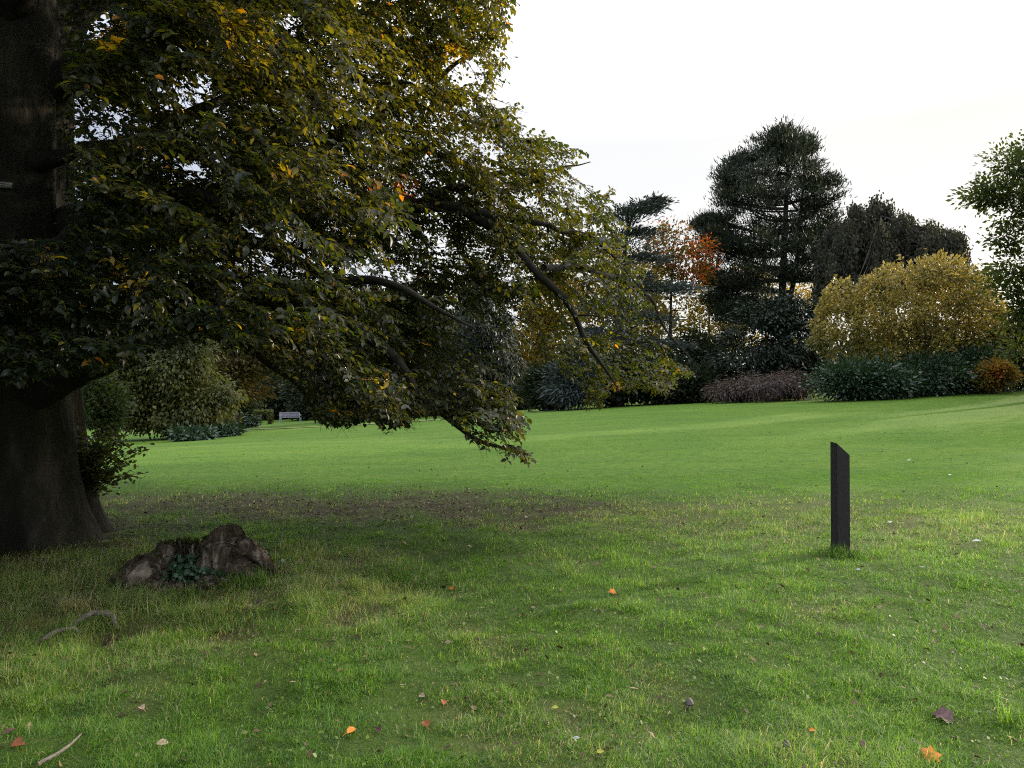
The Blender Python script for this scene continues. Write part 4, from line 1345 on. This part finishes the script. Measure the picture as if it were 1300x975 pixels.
def build_path():
    m = solid('path_gravel', (.13, .14, .06), (.22, .21, .10), 4, .95, .3)
    pts = np.array([on_ground(250, 547), on_ground(330, 545), on_ground(420, 541.5), on_ground(500, 537), on_ground(560, 533)])
    Q = smooth_path(np.concatenate([pts[:1] + [-8, -1, 0], pts, pts[-1:] + [8, 3, 0]]), 60)
    T = unit(np.gradient(Q, axis=0))
    s = unit(np.stack([-T[:, 1], T[:, 0], 0 * T[:, 0]], -1))
    cols = []
    for k in (-.35, -.12, .12, .35):
        P = Q + s * k
        P[:, 2] = ground_z(P[:, 0], P[:, 1]) + .03
        cols.append(P)
    V = np.stack(cols, 1).reshape(-1, 3)
    i = (np.arange(59)[:, None] * 4 + np.arange(3)[None]).ravel()
    o = mesh_obj('path', V, [np.stack([i, i + 1, i + 5, i + 4], -1)], m, smooth=True)
    tag(o, kind='structure')


build_arch()
build_bench()
build_path()


# ------------------------------------------------------------------ post
def build_post():
    import bmesh
    x, y = POST
    g = gz1(x, y)
    t = thing('marker_post', 'dark wooden post with a slanted top standing alone in the lawn', 'post', (x, y, g), rz=math.radians(4))
    a, h1, h2 = .067, 1.10, .985
    bm = bmesh.new()
    cs = [(-a, -a), (a, -a), (a, a), (-a, a)]
    bot = [bm.verts.new((cx, cy, -.15)) for cx, cy in cs]
    # slant falls away along the right hand face
    hh = [h1, h2 - .005, h2, h1 + .01]
    tp = [bm.verts.new((cx, cy, h)) for (cx, cy), h in zip(cs, hh)]
    bm.faces.new(bot[::-1])
    bm.faces.new(tp)
    for k in range(4):
        bm.faces.new((bot[k], bot[(k + 1) % 4], tp[(k + 1) % 4], tp[k]))
    bmesh.ops.bevel(bm, geom=bm.edges[:], offset=.004, segments=2, affect='EDGES')
    me = bpy.data.meshes.new('post')
    bm.to_mesh(me); bm.free()
    me.materials.append(M['post_wood'])
    link(bpy.data.objects.new('shaft', me), t)


build_post()


# ------------------------------------------------------------------ stump, ivy, roots
def build_stump():
    r = np.random.default_rng(401)
    sx, sy = STUMP
    g = gz1(sx, sy)
    t = thing('tree_stump', 'rotten hollow tree stump with jagged rim, gnarled and mossy beside the beech', 'stump', (sx, sy, g))
    n = 420
    th = np.linspace(0, 2 * np.pi, n, endpoint=False)

    def lobes(a, c, w):
        return np.exp(-(np.angle(np.exp(1j * (a - c))) / w) ** 2)
    # rim height round the hollow; angle 0 = +x (right), pi/2 = away from the camera
    H = (.03 + .42 * lobes(th, .58, .34) + .26 * lobes(th, .08, .25) + .30 * lobes(th, 1.5, .6) + .24 * lobes(th, 2.25, .45)
         + .15 * lobes(th, 2.9, .35) + .10 * lobes(th, 3.45, .25) + .05 * lobes(th, -.5, .3))
    H = H * .92
    c3 = np.stack([np.cos(th), np.sin(th), 0 * th], -1)
    H = H * (1 + .10 * Noise(.22, 402)(c3) + .10 * Noise(.05, 403)(c3) - .13 * np.abs(Noise(.05, 420)(c3))) 
    Ro = .42 + .035 * Noise(.4, 404)(c3) - .05 * np.abs(Noise(.09, 421)(c3)) - .035 * np.abs(Noise(.035, 419)(c3))
    Ri = Ro - .12 - .03 * Noise(.3, 405)(c3) - .04 * np.abs(Noise(.06, 422)(c3))
    prof = []
    for f in np.linspace(-.3, 1, 40):
        z = H * max(f, 0) + .3 * min(f, 0)
        flare = .17 * np.exp(-np.maximum(z, -.05) / .10) * (1 + .6 * np.cos(5 * th + 1)) + .03 * np.abs(Noise(.05, 423)(c3 + [0, 0, f * .35]))
        prof.append((Ro + flare, z))
    prof.append((Ro - .03, H + .010 + .012 * Noise(.03, 424)(c3)))
    prof.append((Ro * .5 + Ri * .5, H + .012 * Noise(.025, 425)(c3)))
    prof.append((Ri + .02, H - .012))
    for f in np.linspace(.92, 0, 24):
        prof.append((Ri * (.72 + .28 * f) - .03 * np.abs(Noise(.05, 426)(c3 + [0, 0, f * .35])), H * f - .05 * (1 - f)))
    prof.append((Ri * .3, np.full(n, -.06)))
    prof.append((Ri * .02, np.full(n, -.06)))
    V = np.concatenate([np.stack([sx + 1.15 * R * np.cos(th), sy + .72 * R * np.sin(th), g + z], -1) for R, z in prof])
    V += np.stack([Noise(.12, 406)(V), Noise(.12, 407)(V), Noise(.12, 408)(V)], -1) * .010
    rg = np.abs(Noise(.022, 416)(V * [1, 1, .22]))[:, None]
    V -= unit(V - [sx, sy, g + .1]) * rg * .022
    V += np.stack([Noise(.014, 427)(V), Noise(.014, 428)(V), Noise(.02, 429)(V)], -1) * .0035
    k = len(prof)
    i = np.arange(k - 1)[:, None] * n
    j = np.arange(n)[None]
    F = np.stack([i + j, i + (j + 1) % n, i + n + (j + 1) % n, i + n + j], -1).reshape(-1, 4)
    mesh_obj('shell', V, [F], M['stump_wood'], t)
    # root spurs
    for a, ln, h, rr in ((.10, .34, .27, .085), (-.30, .30, .12, .05), (2.9, .30, .14, .06), (3.5, .28, .10, .05)):
        d = np.array([math.cos(a), math.sin(a) * .8, 0])
        s = np.array([sx, sy, g]) + d * .40 + [0, 0, h]
        e = np.array([sx, sy, 0]) + d * (.42 + ln)
        e[2] = gz1(e[0], e[1]) - .03
        Q = bez(s, s + d * ln * .5 + [0, 0, .02], e, 14)
        Q = smooth_path(Q + r.normal(0, .008, Q.shape), 44)
        tb = Tubes()
        tb.add(Q, np.linspace(rr * 1.4, rr * .45, 44), 48, .02)
        V = np.concatenate(tb.V)
        ax = unit(e - s)
        rel = V - s
        along = rel @ ax
        W_ = rel - along[:, None] * ax * .8
        V = V - unit(rel - along[:, None] * ax) * (np.abs(Noise(.03, 430)(W_)) * rr * .55 + np.abs(Noise(.013, 431)(W_)) * rr * .2)[:, None]
        tb.V = [V]
        tb.build('root', M['stump_wood'], t, smooth=False)
    # pale broken lump at the near left
    p = on_ground(172, 752)
    u, v = np.meshgrid(np.linspace(0, 2 * np.pi, 40, endpoint=False), np.linspace(.02, np.pi - .02, 24), indexing='ij')
    S_ = np.stack([np.cos(u) * np.sin(v) * .085, np.sin(u) * np.sin(v) * .085, np.cos(v) * .14], -1).reshape(-1, 3)
    S_ *= (1 + .22 * Noise(.06, 409)(S_) + .12 * Noise(.025, 410)(S_))[:, None]
    S_[:, 0] += S_[:, 2] * .45
    V = S_ + p + [0.01, 0.02, .10]
    i = np.arange(40)[:, None]; j = np.arange(23)[None]
    F = np.stack([i * 24 + j, ((i + 1) % 40) * 24 + j, ((i + 1) % 40) * 24 + j + 1, i * 24 + j + 1], -1).reshape(-1, 4)
    mesh_obj('broken_chunk', V, [F], M['pale_wood'], t, smooth=True)['label'] = 'pale crumbling lump of wood'
    # moss on the saddle of the rim
    k = 5200
    a = r.normal(1.5, .6, k)
    hh = np.interp(np.mod(a, 2 * np.pi), th, H)
    R = np.interp(np.mod(a, 2 * np.pi), th, Ro) - r.uniform(0, .10, k)
    B = np.stack([sx + 1.15 * R * np.cos(a), sy + .72 * R * np.sin(a), g + hh + .006], -1)
    leaves_obj('moss', M['hedge_leaf'], t, B, unit(r.normal(size=B.shape) * .6 + [0, 0, 1]), unit(r.normal(size=B.shape)), r.uniform(.008, .018, k), r.normal(.3, .2, k))

    # ivy
    p = on_ground(262, 738)
    iv = thing('ivy_patch', 'patch of small dark ivy leaves growing in front of the stump', 'ivy', p)
    k = 900
    X = p[0] + r.normal(0, .21, k)
    Yv = p[1] + r.normal(0, .085, k) + .06
    Z = ground_z(X, Yv) + r.uniform(.02, .13, k) + .12 * sstep(p[1], p[1] + .2, Yv)
    B = np.stack([X, Yv, Z], -1)
    leaves_obj('foliage', M['ivy_leaf'], iv, B, unit(r.normal(size=B.shape) * [1, .7, .4] + [0, -.6, -.3]), unit(r.normal(size=B.shape) * .45 + [.1, -.7, .8]), r.uniform(.028, .056, k), r.normal(.62, .22, k), LOBED_V, LOBED_F3)
    tb = Tubes()
    for _ in range(26):
        a = np.array([p[0] + r.normal(0, .2), p[1] + .1 + r.normal(0, .05), 0]); b = a + [r.normal(0, .16), -.12 + r.normal(0, .06), 0]
        a[2] = gz1(a[0], a[1]) + .10; b[2] = gz1(b[0], b[1]) + .01
        tb.add(bez(a, (a + b) / 2 + [0, 0, .05], b, 6), .0035, 4, cap=False)
    tb.build('stems', M['root_wood'], iv)

    # exposed roots
    for (pts, rad, lab) in (([(82, 801, -.03), (100, 793, .03), (122, 785, .06), (143, 789, .05), (152, 802, -.04)], .020, 'curved exposed root arching over a small hollow in the grass'),
                            ([(50, 815, -.03), (70, 806, .02), (95, 801, .015), (104, 806, -.03)], .018, 'pale bare root lying left of the small hollow')):
        P = []
        for px, py, dz in pts:
            q = on_ground(px, py + dz * 60)
            P.append(q + [0, 0, dz])
        P = smooth_path(np.array(P) + [0, 0, .010], 22)
        o = thing('exposed_root', lab, 'root', P[0])
        tb = Tubes()
        tb.add(P + r.normal(0, .0025, P.shape), rad * np.linspace(1.1, .8, 22), 9, .06)
        tb.build('root_bark', M['root_wood'], o)


build_stump()


# ------------------------------------------------------------------ leafy shoot beside the trunk
def build_shoot():
    r = np.random.default_rng(420)
    Y = 8.9
    p = at(112, 640, Y + .45)
    g = gz1(p[0], p[1])
    stem_top = np.array([p[0], p[1], g + .98])
    root = thing('leafy_shrub', 'small leafy shrub sprouting beside the foot of the beech trunk', 'shrub', (p[0], p[1], g))
    tb = Tubes()
    LB, LD, LN, LL = [], [], [], []
    tb.add(np.array([[p[0], p[1], g - .1], [p[0] + .02, p[1], g + .5], stem_top]), [.018, .014, .008], 6)
    tips = [(150, 556), (186, 570), (140, 580), (165, 588), (132, 560), (178, 606), (150, 612), (128, 590), (160, 570), (138, 548), (148, 598), (120, 570), (172, 578), (135, 605), (118, 555)]
    for q in tips + [(x - 10 + r.normal(0, 7), y + r.normal(0, 14)) for x, y in tips * 3]:
        e = at(q[0], q[1], Y + r.normal(.1, .22))
        s = np.array([p[0] + r.normal(0, .04) - .1, p[1] + r.normal(0, .05), g])
        s = s + [0, 0, r.uniform(.2, .75)]
        Q = bez(s, s * .45 + e * .55 + [-.08, 0, .12], e, 12)
        tb.add(Q, np.linspace(.008, .002, 12), 4, cap=False)
        for i in range(4, 12):
            for sg in (-1, 1, -1):
                LB.append(Q[i] + r.normal(0, .03, 3))
                LD.append(unit(np.array([sg * .7, r.normal(0, .6), r.normal(-.1, .4)]) + (Q[i] - Q[i - 1]) * 4))
                LN.append(unit(np.array([.2, -.3, .9]) + r.normal(0, .35, 3)))
                LL.append(r.uniform(.04, .075))
    tb.build('stems', M['limb_bark'], root)
    leaves_obj('foliage', M['green_leaf'], root, np.array(LB), np.array(LD), np.array(LN), np.array(LL), r.normal(.72, .15, len(LB)), BEECH_V, BEECH_F4)


build_shoot()


# ------------------------------------------------------------------ fallen leaves, sticks, feathers, toadstools
def flat_mat(name, c1, c2, rough=.6):
    M[name] = solid(name, c1, c2, 60, rough, .4, dist=.003)
    return M[name]


flat_mat('leaf_orange', (.45, .13, .012), (.60, .21, .03))
flat_mat('leaf_brown', (.06, .028, .018), (.14, .07, .045))
flat_mat('leaf_rust', (.17, .05, .02), (.30, .10, .04))
flat_mat('leaf_tan', (.26, .19, .12), (.42, .33, .23))
flat_mat('leaf_purple', (.05, .022, .024), (.12, .06, .06))
flat_mat('feather_white', (.38, .38, .38), (.6, .6, .59))
flat_mat('fungus', (.06, .05, .05), (.12, .10, .095))
flat_mat('leaf_yellow', (.25, .25, .03), (.40, .38, .06))


def fallen_leaf(px, py, size, mat, lab, lobed=False, lift=.02, seed=0):
    r = np.random.default_rng(500 + seed)
    p = on_ground(px, py)
    o_p = p + [0, 0, lift]
    root = thing('fallen_leaf', lab, 'leaf', o_p, 'fallen leaves on the grass')
    a = r.uniform(0, 6.28)
    d = np.array([[math.cos(a), math.sin(a), .15]])
    N = np.array([[r.normal(0, .25), -.55, .85]])
    tv, tf = (LOBED_V, LOBED_F3) if lobed else (BEECH_V, BEECH_F4)
    tv = tv.copy(); tv[:, 2] += .10 * np.abs(tv[:, 1]) * 3 * r.uniform(.5, 1.3); tv[:, 0] -= .5
    V, F, _ = leaf_mesh(o_p[None], d, N, size, tv, tf, 1.05, r.uniform(-.2, .35) if size < .1 else .9)
    mesh_obj('blade', V, [F], M[mat], root, smooth=True)
    st = o_p - unit(d[0]) * size * .5
    tb = Tubes()
    tb.add(bez(st, st - d[0] * size * .2 + [0, 0, .004], st - d[0] * size * .4 + [0, 0, -.004], 5), .0012, 4)
    tb.build('stalk', M[mat], root)


LV = [(777, 756, .075, 'leaf_orange', 'bright orange fallen leaf alone in the middle of the grass', True),
      (1184, 967, .085, 'leaf_orange', 'orange fallen leaf at the bottom edge below the purple brown leaf', True),
      (446, 935, .055, 'leaf_orange', 'small orange fallen leaf beside a blackish leaf near the bottom', False),
      (573, 751, .05, 'leaf_orange', 'dull orange leaf half hidden beside the dark hollow in the grass', False),
      (1031, 934, .03, 'leaf_orange', 'tiny orange leaf in the grass left of the purple brown leaf', False),
      (480, 933, .05, 'leaf_purple', 'blackish curled leaf right of the small orange leaf', False),
      (541, 926, .065, 'leaf_rust', 'rust brown flat leaf lying near the bottom middle', False),
      (563, 898, .055, 'leaf_rust', 'reddish brown leaf with pale tip above the rust brown flat leaf', False),
      (536, 890, .05, 'leaf_tan', 'pale beige curled leaf left of the reddish brown leaf', False),
      (180, 905, .05, 'leaf_tan', 'tan pointed leaf on the grass in the lower left', False),
      (206, 951, .055, 'leaf_tan', 'pale tan leaf near the bottom left, lower of the two tan ones', False),
      (22, 951, .075, 'leaf_rust', 'red brown leaf in the bottom left corner', False),
      (12, 936, .06, 'leaf_purple', 'dark brown leaf above the red brown corner leaf', False),
      (1196, 914, .105, 'leaf_purple', 'large crumpled purple brown leaf in the lower right grass', True),
      (432, 857, .045, 'leaf_brown', 'brown leaf in the grass right of the stump hollow', False),
      (735, 716, .06, 'leaf_brown', 'brown leaf on the grass left of another, above the orange leaf', False),
      (758, 718, .06, 'leaf_brown', 'brown leaf on the grass directly above the bright orange leaf', False),
      (690, 713, .05, 'leaf_brown', 'small brown leaf at the far edge of the shade', False),
      (668, 658, .07, 'leaf_tan', 'pale leaf on the bare soil, right one of a pair', False),
      (641, 654, .08, 'leaf_purple', 'dark leaf on the bare soil, left one of a pair', False),
      (1088, 703, .04, 'leaf_brown', 'upright brown leaf at the right foot of the post', False),
      (1106, 712, .045, 'leaf_rust', 'red brown leaf just right of the post foot', False),
      (705, 905, .034, 'leaf_yellow', 'yellow green leaf in the lower middle grass', False),
      (762, 962, .034, 'leaf_yellow', 'yellow green leaf near the bottom edge right of a white feather', False)]
for i, a in enumerate(LV):
    fallen_leaf(*a[:5], lobed=a[5], seed=i, lift=.028 if a[1] > 740 else .02)


def feather(px, py, size, lab, seed):
    r = np.random.default_rng(600 + seed)
    p = on_ground(px, py) + [0, 0, .03]
    size *= .75
    root = thing('feather', lab, 'feather', p, 'white feathers scattered on the grass')
    a = r.uniform(-.4, .4)
    d = np.array([math.cos(a), math.sin(a), .08])
    s = np.array([-d[1], d[0], .55])
    f = np.linspace(0, 1, 9)
    w = size * .17 * np.sin(np.pi * np.clip(f * .85 + .12, 0, 1))
    mid = p + d * (size * (f - .5))[:, None] + np.array([0, 0, 1]) * (size * .25 * f * (1 - f))[:, None]
    V = np.concatenate([mid + s * w[:, None], mid - s * w[:, None]])
    i = np.arange(8)
    F = np.stack([i, i + 1, i + 10, i + 9], -1)
    mesh_obj('vane', V, [F], M['feather_white'], root)
    tb = Tubes()
    tb.add(np.concatenate([mid[:1] - d * size * .15, mid]) + [0, 0, .001], np.linspace(.0016, .0006, 10), 4)
    tb.build('quill', M['feather_white'], root)


for i, (px, py, sz, lab) in enumerate([(1240, 690, .10, 'largest white feather, on the lawn right of the post'), (1130, 666, .09, 'white feather on the thin lawn between post and right edge'),
                                       (1154, 586, .10, 'distant white speck of feather on the bright lawn right of the post top'), (1090, 727, .05, 'tiny white feather just below the foot of the post'),
                                       (732, 945, .045, 'small upright white feather near the bottom middle'), (1171, 724, .05, 'small white feather below and left of the largest one'),
                                       (1206, 605, .09, 'white feather low on the bright lawn near the right edge')]):
    feather(px, py, sz, lab, i)


def toadstool(px, py, h, lab):
    p = on_ground(px, py)
    root = thing('toadstool', lab, 'toadstool', p, 'toadstools in the grass')
    th = np.linspace(0, 2 * np.pi, 20, endpoint=False)
    prof = np.array([[.18, .45], [.42, .42], [.40, .52], [.30, .74], [.16, .92], [.01, 1.0]]) * h
    V = np.concatenate([np.stack([p[0] + rr * np.cos(th), p[1] + rr * np.sin(th), np.full(20, p[2] + z)], -1) for rr, z in prof])
    i = np.arange(len(prof) - 1)[:, None] * 20
    j = np.arange(20)[None]
    mesh_obj('cap', V, [np.stack([i + j, i + (j + 1) % 20, i + 20 + (j + 1) % 20, i + 20 + j], -1).reshape(-1, 4)], M['fungus'], root, smooth=True)
    tb = Tubes()
    tb.add(np.array([p + [0, 0, -.01], p + [0, 0, h * .25], p + [0, 0, h * .55]]), h * .10, 8)
    tb.build('stalk', M['leaf_tan'], root)


toadstool(875, 900, .060, 'small grey pointed toadstool in the grass at lower right of centre')
toadstool(998, 953, .050, 'tiny dark grey toadstool near the bottom edge')

# stick bottom left
P = np.array([on_ground(48, 976) + [0, 0, .02], on_ground(75, 965) + [0, 0, .03], on_ground(92, 953) + [0, 0, .035], on_ground(103, 940) + [0, 0, .03]])
st = thing('fallen_stick', 'pale grey fallen stick lying in the bottom left corner', 'stick', P[0])
tb = Tubes()
tb.add(smooth_path(P, 12), np.linspace(.009, .004, 12), 7, .08)
tb.build('bark', M['root_wood'], st)


def tuft(px, py, n, h, spread, tlo, thi, label, seed, group=None, lean=.5):
    r = np.random.default_rng(800 + seed)
    p = on_ground(px, py)
    root = thing('grass_tuft', label, 'grass tuft', p, group)
    b = p + r.normal(0, 1, (n, 3)) * [spread, spread * .6, 0]
    b[:, 2] = ground_z(b[:, 0], b[:, 1]) - .005
    ang = r.uniform(0, 6.283, n)
    hd = np.stack([np.cos(ang), np.sin(ang), 0 * ang], -1)
    ln = (h * r.uniform(.4, 1.15, n))[:, None]
    lv = np.abs(r.normal(lean, .3, n))[:, None]
    up = np.array([0, 0, 1.0])
    mid = b + ln * .55 * unit(up + hd * lv * .6)
    tip = mid + ln * .5 * unit(up * np.clip(1 - .8 * lv, -.4, 1) + hd * lv * 1.4)
    sd = unit(np.cross(hd, up) + r.normal(0, .4, (n, 3)) * [1, 1, 0])
    w = r.uniform(.0016, .0034, n)[:, None]
    V = np.stack([b - sd * w, b + sd * w, mid + sd * w * .8, mid - sd * w * .8, tip], 1).reshape(-1, 3)
    k = np.arange(n)[:, None] * 5
    tint = r.uniform(tlo, thi, n)
    mesh_obj('blades', V, [k + np.array([[0, 1, 2, 3]]), k + np.array([[3, 2, 4]])], bpy.data.materials['grass_blade'], root, tint=np.concatenate([tint, tint]))
    tb = Tubes()
    for q in range(3):
        e = tip[q] + [0, 0, h * .25]
        tb.add(bez(b[q], mid[q] + [0, 0, h * .2], e, 6), [.0012] * 6, 3, cap=False)
    tb.build('seed_stalk', M['root_wood'], root)['kind'] = 'stuff'


tuft(1067, 707, 300, .14, .11, 0, .5, 'dark weedy grass tuft round the foot of the slanted post', 0)
tuft(1283, 918, 60, .20, .035, .62, .76, 'bright yellow green tuft of long blades at the lower right edge', 1, lean=.7)
tuft(92, 776, 220, .20, .08, .78, 1, 'straw coloured drooping tuft between the two exposed roots', 2, lean=.9)
tuft(310, 742, 380, .15, .12, .3, .7, 'fresh green tuft at the right front of the stump', 3)
tuft(205, 772, 300, .16, .16, .55, .95, 'half dry tuft in front of the pale broken stump lump', 4, lean=.9)
tuft(150, 745, 200, .16, .12, .6, 1, 'dry tuft at the left end of the stump', 5, lean=.8)
tuft(345, 715, 240, .14, .12, .3, .8, 'thin green and straw tuft behind the right root of the stump', 6)
tuft(60, 745, 260, .17, .18, .6, 1, 'long dry grass between the beech foot and the far left edge', 8, lean=.9)
tuft(125, 735, 240, .16, .14, .55, .95, 'rough half dry tuft between the beech foot and the stump', 9, lean=.9)
tuft(235, 762, 260, .13, .14, .3, .9, 'short mixed tuft under the ivy of the stump', 10, lean=.8)
tuft(500, 735, 320, .13, .16, .1, .5, 'dark green tuft on the left rim of the grassy hollow', 7)


# litter nobody could count
def build_litter():
    r = np.random.default_rng(700)
    n = 5200
    x, y = r.normal(-2.4, 3.2, n), r.normal(11.0, 1.5, n)
    k2 = 2600
    x = np.concatenate([x, r.uniform(-5, 6, k2)]); y = np.concatenate([y, r.uniform(3.2, 10, k2)])
    x = np.concatenate([x, r.uniform(-14, 16, 1300)]); y = np.concatenate([y, r.uniform(10, 30, 1300)])
    ok = np.ones(len(x), bool)
    ok[:n] = zone_masks(x[:n], y[:n])[0] > r.random(n) * .9
    x, y = x[ok], y[ok]
    B = np.stack([x, y, ground_z(x, y) + r.uniform(.004, .03, len(x))], -1)
    mat = foliage('litter', [(0, (.035, .02, .014)), (.5, (.09, .055, .032)), (.85, (.20, .14, .08)), (1, (.32, .26, .17))], .1, .7, .3)
    o = leaves_obj('leaf_litter', mat, None, B, unit(r.normal(size=B.shape) * [1, 1, .25]), unit(r.normal(size=B.shape) * .5 + [0, 0, 1]), r.uniform(.025, .06, len(B)), r.uniform(0, 1, len(B)) ** 1.6)
    tag(o, 'tiny dead leaf litter strewn over the bare soil below the beech', 'leaf litter', kind='stuff')


build_litter()
for o in S.objects:
    if o.name.split('.')[0] == 'beech_tree':
        for c in o.children:
            if c.name.startswith('twigs'):
                c['kind'] = 'stuff'
